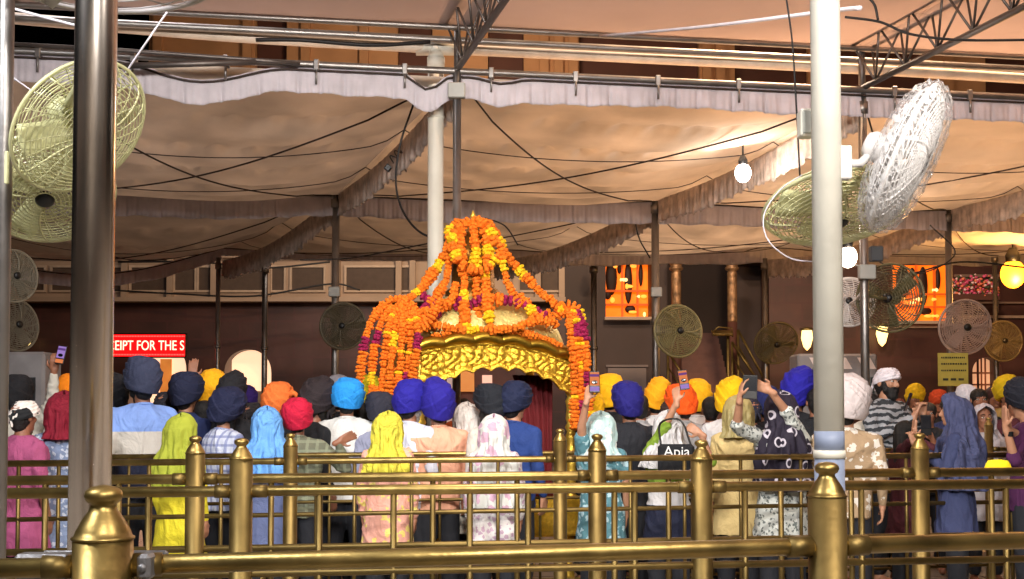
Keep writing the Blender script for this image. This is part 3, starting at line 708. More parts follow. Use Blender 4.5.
# ------------------------------------------------------------------ fans
def wrect(mb, c, ax, R): pass
def fan(label, c, ax, R, matl, wt=.003, rings=14, spokes=24, blades=3, depth=.28, attach=None, group='pole mounted fans', bladem=None, motor=None, wrap=False, open_=False):
    c = Vector(c); Rm = frame_z(ax); t = empty('fan', c, 0, label, 'fan', group); T = Rm.to_4x4()
    def dome(r, sgn): return sgn*depth*R*max(0, 1-(r/R)**2.4)**.55
    g = MB()
    def tr(p): return Rm @ Vector(p)
    for sgn in (1, -1):
        for i in range(rings+1):
            r = R*(.16+.84*i/rings); z = dome(r, sgn)
            pts = [tr((r*math.cos(a), r*math.sin(a), z)) for a in np.linspace(0, 2*PI, 41)]
            g.tube(pts, wt*(2.2 if i == rings else 1), 5)
        for k in range(spokes):
            a0 = 2*PI*k/spokes
            pts = [tr((r*math.cos(a0+.5*r/R), r*math.sin(a0+.5*r/R), dome(r, sgn))) for r in np.linspace(R*.16, R, 9)]
            g.tube(pts, wt*(1.8 if k % 6 == 0 else .9), 4)
    g.build('guard', matl, t)
    g = MB(); g.tube([tr((R*math.cos(a), R*math.sin(a), 0)) for a in np.linspace(0, 2*PI, 49)], wt*3.2, 6); g.build('rim', matl, t)
    g = MB(); g.lathe([(.01, .3*R), (.1*R, .29*R), (.14*R, .25*R), (.14*R, .2*R), (.01, .19*R)], (0, 0, 0), 20, R=T); g.build('hub_cap', motor or BLACK, t)
    for k in range(blades):
        g = MB(); rg = []
        for r in np.linspace(.1*R, .88*R, 8):
            w = .34*R*(.5+.8*(r/R)); a0 = 2*PI*k/blades; row = []
            for q in np.linspace(-.5, .5, 6):
                aa = a0+q*w/max(r, .22*R); row.append(tr((r*math.cos(aa), r*math.sin(aa), q*.2*R)))
            rg.append(row)
        g.loft(rg, closed=False, cap=False); me = evalmesh(g.mesh('blade'), [('SOLIDIFY', dict(thickness=.003))]); me.materials.append(bladem or matl); link('blade', me, t)
    g = MB(); g.lathe([(.01, -.12*R), (.13*R, -.14*R), (.2*R, -.2*R), (.2*R, -.48*R), (.15*R, -.56*R), (.01, -.57*R)], (0, 0, 0), 24, R=T); g.build('motor', motor or matl, t)
    if attach is not None:
        at = Vector(attach)-c; g = MB(); q = tr((0, 0, -.4*R)); g.tube([q, q.lerp(at, .5)+Vector((0, 0, -.03)), at], .016*max(1, R/.3), 8); g.box(at, (.05, .05, .12), bev=.004); g.build('bracket', matl, t)
    return t
xp = 91
fan('big cream green cage fan tilted behind the stainless pole', P(80, 127, 4.1), (.68, -.36, -.58), .255, FANG, .0021, attach=(PX(91, 2.95)-.04, 3.1, 2.55), blades=4)
fan('lower cream green fan facing down left of the stainless pole', P(45, 190, 4.5), (.25, -.62, -.74), .25, FANG, .0026, attach=(PX(0, 4.3), 4.3, 2.42), blades=4)
fan('cream green fan lying flat behind the white pole', P(836, 207, 4.75), (.04, -.36, -.93), .285, FANG, .0028, attach=(PX(829, 4.3)+.03, 4.32, 2.5), blades=4)
wf = fan('white fan wrapped in clear film above the green fan', P(905, 158, 4.3), (.86, -.34, -.44), .27, FANW, .0032, rings=16, spokes=40, attach=(PX(832, 4.3)+.05, 4.3, 2.44), blades=3)
# crumpled film over it
Rm = frame_z((.86, -.34, -.44)); m = MB(); rg = []
for i in range(25):
    tt = -PI/2+PI*i/24; row = []
    for j in range(72):
        a = 2*PI*j/72; q = 1+.02*math.sin(a*13+tt*9)+.014*math.sin(a*29-tt*17)+.016*math.sin(tt*31+a*7)
        row.append(Rm @ Vector((.285*q*max(math.cos(tt), .01)**.6*math.cos(a), .285*q*max(math.cos(tt), .01)**.6*math.sin(a), .1*q*math.sin(tt))))
    rg.append(row)
m.loft(rg); fm = bpy.data.materials.new('clear_film'); fm.use_nodes = True; nt = fm.node_tree; bs = nt.nodes['Principled BSDF']
bs.inputs['Base Color'].default_value = (.9, .88, .88, 1); bs.inputs['Roughness'].default_value = .18
tp = nt.nodes.new('ShaderNodeBsdfTransparent'); ms = nt.nodes.new('ShaderNodeMixShader')
nn_ = nt.nodes.new('ShaderNodeTexNoise'); nn_.inputs['Scale'].default_value = 22; nn_.inputs['Detail'].default_value = 4; nn_.inputs['Distortion'].default_value = 3
tc_ = nt.nodes.new('ShaderNodeTexCoord'); mp_ = nt.nodes.new('ShaderNodeMapping'); mp_.inputs['Scale'].default_value = (1.6, 1, .5)
nt.links.new(tc_.outputs['Object'], mp_.inputs[0]); nt.links.new(mp_.outputs[0], nn_.inputs['Vector'])
rr_ = nt.nodes.new('ShaderNodeValToRGB'); rr_.color_ramp.elements[0].position = .47; rr_.color_ramp.elements[0].color = (.08, .08, .08, 1); rr_.color_ramp.elements[1].position = .56; rr_.color_ramp.elements[1].color = (.5, .5, .5, 1)
nt.links.new(nn_.outputs['Fac'], rr_.inputs[0]); nt.links.new(rr_.outputs[0], ms.inputs[0]); nt.links.new(tp.outputs[0], ms.inputs[1]); nt.links.new(bs.outputs[0], ms.inputs[2])
bp_ = nt.nodes.new('ShaderNodeBump'); bp_.inputs['Strength'].default_value = .8; nt.links.new(nn_.outputs['Fac'], bp_.inputs['Height']); nt.links.new(bp_.outputs[0], bs.inputs['Normal'])
nt.links.new(ms.outputs[0], nt.nodes['Material Output'].inputs['Surface'])
m.build('plastic_film', fm, wf)
m = MB(); m.lathe([(.01, .02), (.075, .03), (.085, .06), (.085, .17), (.07, .2), (.01, .205)], (0, 0, 0), 24, R=(Matrix.Rotation(PI, 4, 'X'))) if False else None
def small_fan(label, px, py, d, Rpx, ax, matl, **k):
    R = Rpx*d/F; return fan(label, P(px, py, d), ax, R, matl, .0045 if d < 16 else .007, rings=11, spokes=18, blades=3, depth=.2, **k)
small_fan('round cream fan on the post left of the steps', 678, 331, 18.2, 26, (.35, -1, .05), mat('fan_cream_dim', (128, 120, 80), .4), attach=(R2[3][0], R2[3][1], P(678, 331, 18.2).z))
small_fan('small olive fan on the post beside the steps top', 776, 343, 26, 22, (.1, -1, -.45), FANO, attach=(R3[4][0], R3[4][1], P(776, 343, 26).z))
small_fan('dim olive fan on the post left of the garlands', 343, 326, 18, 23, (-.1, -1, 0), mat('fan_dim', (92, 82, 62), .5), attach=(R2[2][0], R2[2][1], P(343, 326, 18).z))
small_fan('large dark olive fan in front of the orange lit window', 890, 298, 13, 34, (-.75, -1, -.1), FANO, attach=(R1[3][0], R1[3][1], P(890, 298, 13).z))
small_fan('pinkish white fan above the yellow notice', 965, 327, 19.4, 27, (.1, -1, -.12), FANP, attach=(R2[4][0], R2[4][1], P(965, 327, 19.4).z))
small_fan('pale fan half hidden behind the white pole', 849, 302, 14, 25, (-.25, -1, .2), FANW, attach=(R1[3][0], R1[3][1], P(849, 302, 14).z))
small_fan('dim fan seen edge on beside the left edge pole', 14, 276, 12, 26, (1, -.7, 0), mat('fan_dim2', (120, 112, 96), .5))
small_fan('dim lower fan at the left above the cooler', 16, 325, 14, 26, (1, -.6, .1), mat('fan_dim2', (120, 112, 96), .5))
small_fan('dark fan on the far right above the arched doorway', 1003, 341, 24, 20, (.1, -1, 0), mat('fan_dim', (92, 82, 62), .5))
# huge ring fan guard overhead, top left
fan('wide white ring fan hung flat at the top left corner', P(88, -52, 3.9), (.02, -.12, -1), .47, mat('fan_ring', (200, 192, 190), .35), .0032, rings=5, spokes=10, blades=3, depth=.1)
# ------------------------------------------------------------------ lamps, boxes
def bulb(label, px, py, d, r, col, s, name='bulb_lamp', hang=.25, light=None, lc=None):
    c = P(px, py, d); t = empty(name, c, 0, label, 'lamp'); b = MB(); b.ell((0, 0, 0), (r, r, r*1.2)); b.build('bulb', GLOW('glow_%s' % label[:12], col, s), t)
    b = MB(); b.lathe([(r*.55, r*.9), (r*.6, r*1.6), (r*.3, r*2.2)], (0, 0, 0), 12); b.build('socket', BLACK, t)
    b = MB(); b.cyl((0, 0, r*2.1), (0, 0, hang), .012, n=6); b.build('flex', CABLE, t)
    if light:
        l = bpy.data.lights.new('lamp_light', 'POINT'); l.energy = light; l.color = lc or (1, .9, .8); l.shadow_soft_size = r*1.1
        lo = bpy.data.objects.new('lamp_light', l); COL.objects.link(lo); lo.location = c+Vector((0, -r*1.6, -r*1.3))
    return t
bulb('bright white bulb under the peach canopy', 743, 173, 14.2, .095, (255, 240, 225), 40, hang=.4, light=60, lc=(1, .86, .72))
bulb('round white lamp just right of the white pole', 848, 257, 17, .13, (255, 226, 200), 14, hang=1.0, light=60, lc=(1, .82, .65))
bulb('glowing orange lamp at the right edge', 1013, 274, 22, .22, (255, 140, 26), 8, hang=.9, light=420, lc=(1, .5, .14))
bulb('small hanging lamp by the lit orange room', 600, 259, 31, .15, (255, 190, 90), 5, hang=.5)
def boxthing(name, label, cat, px, py, d, size, matl, parts=()):
    c = P(px, py, d); t = empty(name, c, 0, label, cat); b = MB(); b.box((0, 0, 0), size, bev=min(size)*.12); b.build('case', matl, t)
    return t
t = boxthing('wall_speaker', 'small white loudspeaker box clamped left of the white pole', 'loudspeaker', 806, 124, 4.5, (.055, .07, .105), WPAINT)
b = MB(); b.box((-.002, -.037, 0), (.04, .006, .085), bev=.002); b.build('grille', mat('speaker_grille', (170, 172, 165), .6), t)
b = MB(); b.cyl((.0, .0, 0), (.09, -.06, 0), .008); b.build('bracket', GALV, t)
t = boxthing('security_camera', 'black square camera dangling from a coil beside the ragged valance', 'camera', 388, 168, 13.5, (.07, .07, .07), BLACK)
t.rotation_euler = (0, math.radians(40), 0)
b = MB(); b.tube([(.04*math.cos(a)-.03, .04*math.sin(a), .08+.012*a) for a in np.linspace(0, 14, 40)], .007, 5); b.build('coiled_wire', CABLE, t)
t = boxthing('dome_camera', 'small black dome camera under the far valance', 'camera', 581, 241, 22, (.1, .1, .06), BLACK)
b = MB(); b.ell((0, 0, -.05), (.07, .07, .07)); b.build('dome', mat('dome_glass', (8, 8, 10), .1), t)
t = boxthing('junction_box', 'dark grey box on the post beside the round white lamp', 'box', 876, 254, 12.3, (.13, .1, .16), mat('dark_box', (60, 62, 66), .5))
# air coolers
def cooler(label, px, py, d, w, h, stripes):
    c = P(px, py, d); t = empty('air_cooler', (c.x, c.y, 0), 0, label, 'air cooler', 'boxy air coolers'); b = MB(); b.box((0, 0, c.z), (w, .5, h), bev=.03); b.build('cabinet', mat('cooler_grey', (140, 136, 138), .5), t)
    for sx in (-1, 1):
        for sy in (-1, 1): b = MB(); b.cyl((sx*w*.42, sy*.18, 0), (sx*w*.42, sy*.18, c.z-h/2), .025); b.build('leg', GALV, t)
    if stripes:
        b = MB(); b.box((.1*w, -.255, c.z-.12*h), (w*.7, .02, h*.5)); b.build('grille', mat('dark_grille', (26, 36, 38), .6), t)
        b = MB()
        for i in range(14): b.box((.1*w-.35*w+i*.7*w/13, -.268, c.z-.12*h), (.01, .01, h*.5))
        for i in range(6): b.box((.1*w, -.27, c.z-.12*h-.25*h+i*.1*h), (w*.7, .008, .008))
        b.build('bars', mat('bar_grey', (90, 96, 96), .5), t)
        b = MB()
        for i in range(3):
            x = -.36*w+i*.3*w; b.add([(x, -.256, c.z+.44*h), (x+.16*w, -.256, c.z+.44*h), (x+.24*w, -.256, c.z+.26*h), (x+.08*w, -.256, c.z+.26*h)], [(3, 2, 1, 0)], 0, False)
        b.build('white_stripe', mat('stripe_white', (240, 225, 220), .4), t)
    else:
        b = MB()
        for i in range(4): b.box((-.22*w, -.256, c.z+.12*h-i*.05*h), (w*.26, .02, .022*h))
        b.box((.27*w, -.256, c.z-.05*h), (.1*w, .02, .34*h)); b.build('vent', mat('vent_dark', (32, 32, 36), .5), t)
cooler('grey air cooler with black vents at the left edge', 30, 386, 13, .5, .72, False)
cooler('pale air cooler with white stripes and black grille behind the white pole', 833, 386, 16, 1.05, .84, True)
# LED sign
c = P(138, 345.5, 27); w, h = 94*27/F, 22*27/F
t = empty('led_sign', c, 0, 'red glowing LED sign with scrolling white letters behind the stainless pole', 'sign')
b = MB(); b.box((0, .06, 0), (w+.06, .1, h+.06), bev=.02); b.build('housing', BLACK, t)
b = MB(); b.box((0, .0, 0), (w, .03, h)); b.build('panel', mat('led_red', (250, 8, 12), .4, emit=(255, 10, 14), estr=1.4, var=0), t)
b = MB(); n = 60
for i in range(n):
    x = -w/2+w*(i+.5)/n
    for zz in (-h*.42, h*.42): b.box((x, -.022, zz), (w/n*.5, .01, .03))
b.build('dot_border', mat('led_pink', (255, 120, 110), .4, emit=(255, 110, 100), estr=1.2, var=0), t)
def text(s_, size, parent, loc, matl, ext=.004, rot=(PI/2, 0, 0), sx=1., bold=0., name='lettering', align='CENTER'):
    cu = bpy.data.curves.new('txt', 'FONT'); cu.body = s_; cu.size = size; cu.extrude = ext; cu.align_x = align; cu.align_y = 'CENTER'; cu.offset = bold
    o = bpy.data.objects.new('txt', cu); COL.objects.link(o); dg = bpy.context.evaluated_depsgraph_get()
    me = bpy.data.meshes.new_from_object(o.evaluated_get(dg)); bpy.data.objects.remove(o); me.materials.clear(); me.materials.append(matl)
    q = link(name, me, parent, loc); q.rotation_euler = rot; q.scale = (sx, 1, 1); return q
text('RECEIPT FOR THE S', .31, t, (.06, -.03, -.01), mat('led_white', (255, 225, 190), .4, emit=(255, 215, 180), estr=2.2, var=0), bold=.0, sx=.735)
# yellow notice
c = P(953, 369.5, 19.2); w, h = 30*19.2/F, 33*19.2/F
t = empty('notice_board', c, 0, 'pale yellow notice with dark lettering hung on a tent post', 'notice')
b = MB(); b.box((0, 0, 0), (w, .02, h)); b.build('board', mat('notice_yellow', (186, 176, 84), .6), t)
b = MB()
for k, zz in enumerate((.36, .17, -.03)):
    if k: b.build('dark_lettering', mat('notice_ink', (60, 60, 44), .6), t); b = MB()
    x = -w*.4
    while x < w*.4:
        q = random.uniform(.015, .035); b.box((x+q/2, -.013, zz*h), (q, .006, .026)); x += q+.012
b.build('dark_lettering', mat('notice_ink', (60, 60, 44), .6), t); b = MB()
for x in (-.26, 0, .26): b.box((x*w, -.013, -.3*h), (.085, .006, .036))
b.build('dark_lettering', mat('notice_ink', (60, 60, 44), .6), t)
# ------------------------------------------------------------------ palanquin
DS = .45
A = Vector((PX(417, 9.7+DS), 9.7+DS, 0)); B = Vector((PX(575, 10.15+DS), 10.15+DS, 0)); U = (B-A).normalized(); V = Vector((-U.y, U.x, 0)); Wd = (B-A).length; Dp = 1.15
pal = empty('palanquin', A, math.atan2(U.y, U.x), 'gilded palanquin with cusped arch front and embossed curved roof', 'palanquin')
pm = Matrix.Translation(A) @ Matrix.Rotation(math.atan2(U.y, U.x), 4, 'Z'); pmi = pm.inverted()
def pal_z(py, d=9.95): return P(0, py, d+DS).z
zA, zT, zB = pal_z(350, 9.7), pal_z(337, 9.9), pal_z(363, 10.15)
def topz(u):   # cornice line, bowed up in the middle
    return zA*(1-u)+zB*u+.02+.135*math.sin(PI*u)**.9
def scal(u, n=7): return .028*abs(math.sin(PI*u*n))
NU = 180
b = MB()   # scalloped lip sticking out
for (z0, z1, y0, y1) in ((0, 0, .0, 0),):
    rows = [[], [], [], []]
    for i in range(NU+1):
        u = i/NU; x = -.05+u*(Wd+.1); s_ = scal(u, 6); z = topz(u)
        rows[0].append((x, .04, z+.04+s_)); rows[1].append((x, -.12, z+.0+s_)); rows[2].append((x, -.13, z-.035+s_)); rows[3].append((x, .02, z-.065+s_*.6))
    b.loft(rows, closed=False, cap=False)
me = evalmesh(b.mesh('cornice'), [('SOLIDIFY', dict(thickness=.02))]); me.materials.append(mat('smooth_gold', (200, 160, 60), .33, 1., .1, 30)); link('cornice', me, pal)
def bot(u):  # cusped arch underside
    u2 = (u-.0)/1.0; arch = .30*(abs(2*u2-1)**2.6)
    return topz(.5)-.245-arch-.04+.035*abs(math.sin(PI*u*9))
b = MB(); nr = 30; rows = []
for k in range(nr+1):
    q = k/nr; row = []
    for i in range(NU+1):
        u = .015+.97*i/NU; zt = topz(u)-.04; zb = min(bot(u), zt-.08); z = zt*(1-q)+zb*q; x = u*Wd
        e = .009*math.sin(x*62+2.2*math.sin(z*37))*math.sin(z*66+1.5*math.sin(x*31))
        if q > .88 or q < .06: e = .014
        row.append((x, -.012-e, z))
    rows.append(row)
b.loft(rows, closed=False, cap=False); me = evalmesh(b.mesh('arch_panel'), [('SOLIDIFY', dict(thickness=.04, offset=-1))]); me.materials.append(GOLDE); link('arch_panel', me, pal)
# left side arch panel
b = MB(); rows = []
for k in range(9):
    q = k/8; row = []
    for i in range(41):
        u = i/40; zt = zA+.1*math.sin(PI*u)-.03; zb = zt-.22-.22*abs(2*u-1)**2.4+.03*abs(math.sin(PI*u*7)); z = zt*(1-q)+zb*q
        row.append((-.0, u*Dp, z))
    rows.append(row)
b.loft(rows, closed=False, cap=False); me = evalmesh(b.mesh('side_arch'), [('SOLIDIFY', dict(thickness=.04))]); me.materials.append(GOLDE); link('side_arch', me, pal)
# roof: bowed dome of embossed pale gold
b = MB(); rows = []; NR = 20
for k in range(NR+1):
    q = k/NR; row = []; z0 = q**.8
    for i in range(97):
        a = 2*PI*i/96; ca, sa = math.cos(a), math.sin(a); ex = 2/3.6
        sx = (Wd/2+.03)*(math.cos(q*PI/2)**.55*.88+.1); sy = (Dp/2+.02)*(math.cos(q*PI/2)**.8*.86+.12)
        x = Wd/2+sx*np.sign(ca)*abs(ca)**ex; y = Dp/2+sy*np.sign(sa)*abs(sa)**ex
        edge = topz(min(max(x/Wd, 0), 1)); base = edge*(1-z0)+(topz(.5)+.42)*z0
        em = .01*math.sin(a*40+4*math.sin(q*20))*math.sin(q*55)
        row.append((x+em*ca, y+em*sa, base+.02))
    rows.append(row)
b.loft(rows); b.build('roof', GOLDP, pal)
tz0 = topz(.5)+.40; dc = (Wd*.40, Dp*.5)
dwx = (pmi @ P(473, 260, 10.95)).x; dwy = (pmi @ P(473, 260, 10.95)).y; dc = (dwx, dwy)
zd0 = P(473, 290, 10.95).z; zd1 = P(473, 222, 10.95).z
b = MB(); b.lathe([(.24, tz0-.1), (.26, zd0-.02), (.2, zd0+.02), (.19, zd0+.25), (.22, zd0+.28), (.2, zd0+.36), (.13, zd0+.48), (.05, zd1-.03), (.015, zd1), (.012, zd1+.07), (.001, zd1+.1)], (dc[0], dc[1], 0), 28); b.build('dome', mat('dark_gold', (150, 108, 48), .4, .9, .5, 30), pal)
b = MB(); b.lathe([(.03, 0), (.045, .02), (.02, .05), (.03, .07), (.002, .13)], (dc[0], dc[1], zd1-.02), 14); b.build('finial', GOLD, pal)
# columns
for (x, y) in ((.03, .02), (Wd-.03, .02), (.03, Dp-.02), (Wd-.03, Dp-.02)):
    zt = (zA*(1-x/Wd)+zB*x/Wd)-.0; b = MB(); pr = [(.05, .75), (.055, .8)]
    for i in range(30):
        z = .82+(zt-.85)*i/29; pr.append((.03+.016*abs(math.sin(i*1.15))+.008*(i % 2), z))
    b.lathe(pr, (x, y, 0), 16); b.build('column', GOLD, pal)
# base and drapes
b = MB(); b.box((Wd/2, Dp/2, .62), (Wd+.12, Dp+.12, .34), bev=.02); b.build('platform', GOLDE, pal)
for (x, y) in ((.05, .05), (Wd-.05, .05), (.05, Dp-.05), (Wd-.05, Dp-.05)): b = MB(); b.lathe([(.05, 0), (.06, .1), (.04, .2), (.055, .46)], (x, y, 0), 14); b.build('leg', GOLD, pal)
b = MB(); rows = []
for k in range(9):
    z = .8+(zB-.1-.8)*k/8; w_ = .24+.12*(k/8)**3
    rows.append([(Wd-.08-w_+w_*i/24, Dp*.35+.03*math.sin(i*1.7+k*.15), z) for i in range(25)])
b.loft(rows, closed=False, cap=False); me = evalmesh(b.mesh('curtain'), [('SOLIDIFY', dict(thickness=.01))]); me.materials.append(mat('maroon_velvet', (105, 14, 20), .8, 0, .3, 40)); link('curtain', me, pal)
b = MB(); b.box((Wd/2, Dp/2, .84), (Wd-.15, Dp-.15, .12), bev=.04); b.build('cushion', mat('maroon_velvet', (105, 14, 20), .8), pal)
b = MB(); b.box((Wd/2, Dp/2, topz(.5)-.12), (Wd-.1, Dp-.08, .03)); b.build('lining', mat('dark_lining', (70, 24, 22), .8), pal)
# ------------------------------------------------------------------ garlands
GN = [0]
def garland(label, pts, r=.05, cols='o', step=None, wig=.0):
    GN[0] += 1; rs = np.random.RandomState(GN[0]); r *= .88; step = step or r*.76
    pts = catm([P(p[0], p[1], p[2]+DS) for p in pts], 10); seg = [0]
    for i in range(1, len(pts)): seg.append(seg[-1]+(pts[i]-pts[i-1]).length)
    n = max(3, int(seg[-1]/step)); b = MB(); j = 0; nv = 15
    for i in range(n+1):
        s_ = seg[-1]*i/n
        while j < len(seg)-2 and seg[j+1] < s_: j += 1
        f = (s_-seg[j])/max(1e-6, seg[j+1]-seg[j]); p = pts[j].lerp(pts[j+1], f)+Vector((rs.uniform(-1, 1), rs.uniform(-1, 1), rs.uniform(-.6, .6)))*r*.16; tn = (pts[j+1]-pts[j]).normalized()
        q = Vector((0, 0, 1)).rotation_difference(tn).to_matrix() @ Matrix.Rotation(rs.rand()*6, 3, 'Z') @ Matrix.Rotation((rs.rand()-.5)*.5, 3, 'X')
        rr = r*(.8+.36*rs.rand())*(.9+.16*math.sin(i*.37+GN[0])); ch = cols[int(i/max(1, n)*len(cols)*.999)]; mi = {'o': 0, 'y': 1, 'm': 2}[ch]
        if ch == 'o' and rs.rand() < .03: mi = 1
        rings = []
        for (kr, kz) in ((.35, -.42), (.85, -.34), (1.02, -.05), (.9, .28), (.5, .42), (.05, .36)):
            rg = []
            for a in range(nv):
                an = 2*PI*a/nv; jr = rr*kr*(1+(.13 if a % 2 else -.08)+(rs.rand()-.5)*.14)
                rg.append(p+q @ Vector((jr*math.cos(an), jr*math.sin(an), r*kz*.92*(1+(rs.rand()-.5)*.2))))
            rings.append(rg)
        b.loft(rings, mi, smooth=False)
    o = b.build('garland', [ORANGE, YELLOW, MAGENTA]); tag(o, label, 'garland', 'marigold garlands draped on the palanquin'); return o
D0 = 10.15
garland('long garland slanting from dome top down to the left corner', [(460, 222, 10.4), (450, 232, 10.3), (448, 247, 10.2), (426, 283, 10.0), (404, 303, 9.75), (392, 318, 9.7)], .055, 'oyoooyoooyooo')
garland('long garland slanting from dome top down to the right corner', [(487, 223, 10.4), (500, 240, 10.3), (509, 258, 10.3), (535, 287, 10.2), (562, 309, 10.1), (575, 318, 10.1)], .055, 'ooyooyoooooo')
garland('arched garland crowning the very top of the dome', [(452, 240, 10.1), (458, 228, 10.15), (472, 221, 10.2), (486, 226, 10.15), (496, 243, 10.1)], .06, 'yooooooyo')
garland('upright garland down the middle of the dome', [(472, 222, 10.2), (475, 245, 10.1), (476, 272, 10.05), (478, 300, 10.0), (478, 318, 9.95)], .055, 'oooyyooooo')
garland('upright garland down the left of the dome', [(461, 226, 10.2), (460, 250, 10.1), (464, 280, 10.0), (464, 310, 9.85), (466, 334, 9.75)], .055, 'ooooooyooy')
garland('upright garland down the right of the dome', [(484, 226, 10.2), (488, 250, 10.1), (486, 280, 10.0), (488, 310, 9.85), (492, 334, 9.8)], .055, 'ooyoyoooyo')
garland('short swag tied round the waist of the dome', [(452, 246, 10.0), (460, 262, 9.95), (474, 270, 9.95), (488, 268, 9.95), (500, 254, 10.0)], .055, 'oyoooooyo')
garland('garland dropping from dome waist to right roof slope', [(500, 246, 10.0), (505, 275, 10.0), (512, 292, 9.95), (520, 305, 9.95)], .05, 'oyooo')
garland('garland dropping from dome waist to left roof slope', [(449, 252, 10.1), (447, 275, 10.05), (440, 292, 9.95), (430, 304, 9.9)], .05, 'ooooo')
garland('inner garland left of centre on the roof', [(455, 285, 9.95), (452, 300, 9.85), (440, 308, 9.8), (424, 312, 9.75)], .055, 'oooo')
garland('magenta flower string across the left roof', [(424, 296, 9.95), (438, 304, 9.9), (455, 303, 9.9), (462, 300, 9.95)], .06, 'mmom')
garland('magenta flower string across the right roof', [(470, 304, 9.95), (484, 300, 9.95), (504, 300, 9.95), (522, 304, 9.95), (545, 316, 9.95)], .06, 'mmommom')
garland('magenta flower clump on the left roof corner', [(424, 308, 9.8), (436, 318, 9.78), (430, 324, 9.75)], .06, 'mmm')
garland('swag over the left embossed roof panel', [(412, 308, 9.75), (424, 320, 9.7), (446, 327, 9.7), (464, 330, 9.7)], .05, 'oooo')
garland('swag over the right embossed roof panel', [(490, 330, 9.75), (515, 328, 9.8), (536, 320, 9.9), (552, 322, 9.95)], .05, 'ooooo')
garland('garland strip along the left half of the cornice', [(416, 345, 9.68), (435, 337, 9.7), (455, 332, 9.75), (478, 329, 9.8)], .045, 'oooy')
garland('garland strip along the right half of the cornice', [(478, 329, 9.8), (505, 330, 9.85), (535, 336, 9.95), (560, 346, 10.05)], .045, 'oooooo')
garland('looped garland on the right roof shoulder', [(520, 296, 10.0), (530, 308, 9.95), (536, 318, 9.9), (548, 314, 10), (556, 326, 10)], .05, 'oyooo')
garland('looped garland on the left roof shoulder', [(414, 330, 9.7), (424, 326, 9.65), (432, 318, 9.65), (440, 300, 9.7)], .05, 'oooo')
lf = [((383, 306), (371, 322), (363, 352), (359, 392), 'outermost left hanging garland over side panel', 'ooomooo'), ((390, 308), (380, 326), (373, 358), (371, 398), 'second hanging garland from the left edge', 'oomooyo'), ((394, 308), (388, 332), (384, 362), (381, 404), 'third hanging garland from the left edge', 'ooooooo'),
      ((400, 305), (394, 335), (391, 370), (388, 408), 'fourth hanging garland from the left edge', 'ooyoooo'), ((404, 305), (402, 335), (400, 368), (396, 404), 'fifth hanging garland from the left edge', 'ooooooo'), ((410, 306), (410, 335), (408, 366), (405, 398), 'sixth hanging garland beside embossed arch', 'ooooomo'), ((414, 310), (418, 332), (416, 356), (412, 380), 'seventh hanging garland beside embossed arch', 'oomoo')]
for i, (a, b_, c, d, lb, cl) in enumerate(lf): garland(lb, [(*a, 9.72), (*b_, 9.58+.04*(i % 2)), (*c, 9.5+.05*(i % 3)), (*d, 9.5)], .044, cl)
garland('bottom loop joining the left hanging garlands', [(374, 392, 9.5), (384, 404, 9.45), (396, 400, 9.5), (402, 388, 9.5)], .055, 'oooo')
garland('upper left shoulder garland bunch', [(380, 312, 9.8), (392, 300, 9.8), (405, 300, 9.75), (414, 312, 9.75)], .055, 'oooooy')
rf = [((568, 310), (572, 340), (574, 380), (575, 428), 'inner right hanging garland beside gold column', 'ooooooo'), ((573, 308), (579, 340), (581, 380), (582, 430), 'middle right hanging garland beside gold column', 'omoooomo'), ((578, 312), (585, 340), (588, 375), (590, 420), 'outermost right hanging garland', 'mmoomoo')]
for i, (a, b_, c, d, lb, cl) in enumerate(rf): garland(lb, [(*a, 10.05), (*b_, 9.95), (*c, 9.9+.05*(i % 2)), (*d, 9.9)], .05, cl)
garland('right corner garland bunch on the cornice end', [(556, 316, 10.1), (566, 306, 10.1), (577, 308, 10.1), (582, 320, 10.1)], .052, 'oooy')
# ------------------------------------------------------------------ building
BD = 33.0
def bx(px): return PX(px, BD)
def bz(py, d=BD): return P(0, py, d).z
bl = empty('palace_building', (0, BD, 0), 0, 'dark red marble building with pale balcony storey and lit arches behind the tent', 'building')
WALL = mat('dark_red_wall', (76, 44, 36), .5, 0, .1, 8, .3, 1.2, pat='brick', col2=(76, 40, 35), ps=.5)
PALE = mat('pale_balcony', (176, 152, 132), .7, 0, .1, 8, .15, 1)
TAN = mat('tan_panel', (182, 134, 94), .7, 0, .1, 6, .15, 1); DBR = mat('dark_brown_panel', (84, 48, 38), .6, 0, .1, 6, .2, 1)
def part(name, matl, boxes, parent=bl):
    b = MB()
    for (c, s_) in boxes: b.box(c, s_)
    return b.build(name, matl, parent)
ledge = bz(303)
def wallrect(x0, x1, z0, z1, y=.5, th=1.0): return (((x0+x1)/2, y, (z0+z1)/2), (x1-x0, th, z1-z0))
holes = [(bx(132), bx(186)), (bx(224), bx(271)), (bx(973), bx(1002))]
# wall left part with arched openings and right part
def arch_wall(x0, x1, z1, hs, zsp, name='lower_wall'):
    b = MB(); N = 20
    xs = x0
    for (h0, h1, zs) in hs:
        b.box(*wallrect(xs, h0, 0, z1)); r = (h1-h0)/2; cx = (h0+h1)/2
        fr = []; pts = [(cx-r*math.cos(PI*i/N), zs+r*1.05*math.sin(PI*i/N)**.85) for i in range(N+1)]
        for i in range(N):
            (xa, za), (xb, zb) = pts[i], pts[i+1]
            v = [(xa, 0, za), (xb, 0, zb), (xb, 0, z1), (xa, 0, z1), (xa, .45, za), (xb, .45, zb), (xb, .45, z1), (xa, .45, z1)]
            b.add(v, [(0, 1, 2, 3), (7, 6, 5, 4), (0, 4, 5, 1), (3, 2, 6, 7)], 0, False)
        xs = h1
    b.box(*wallrect(xs, x1, 0, z1)); return b.build(name, WALL, bl)
XR0 = bx(565)
zs1, zs2, zs3 = bz(372), bz(374), bz(373)
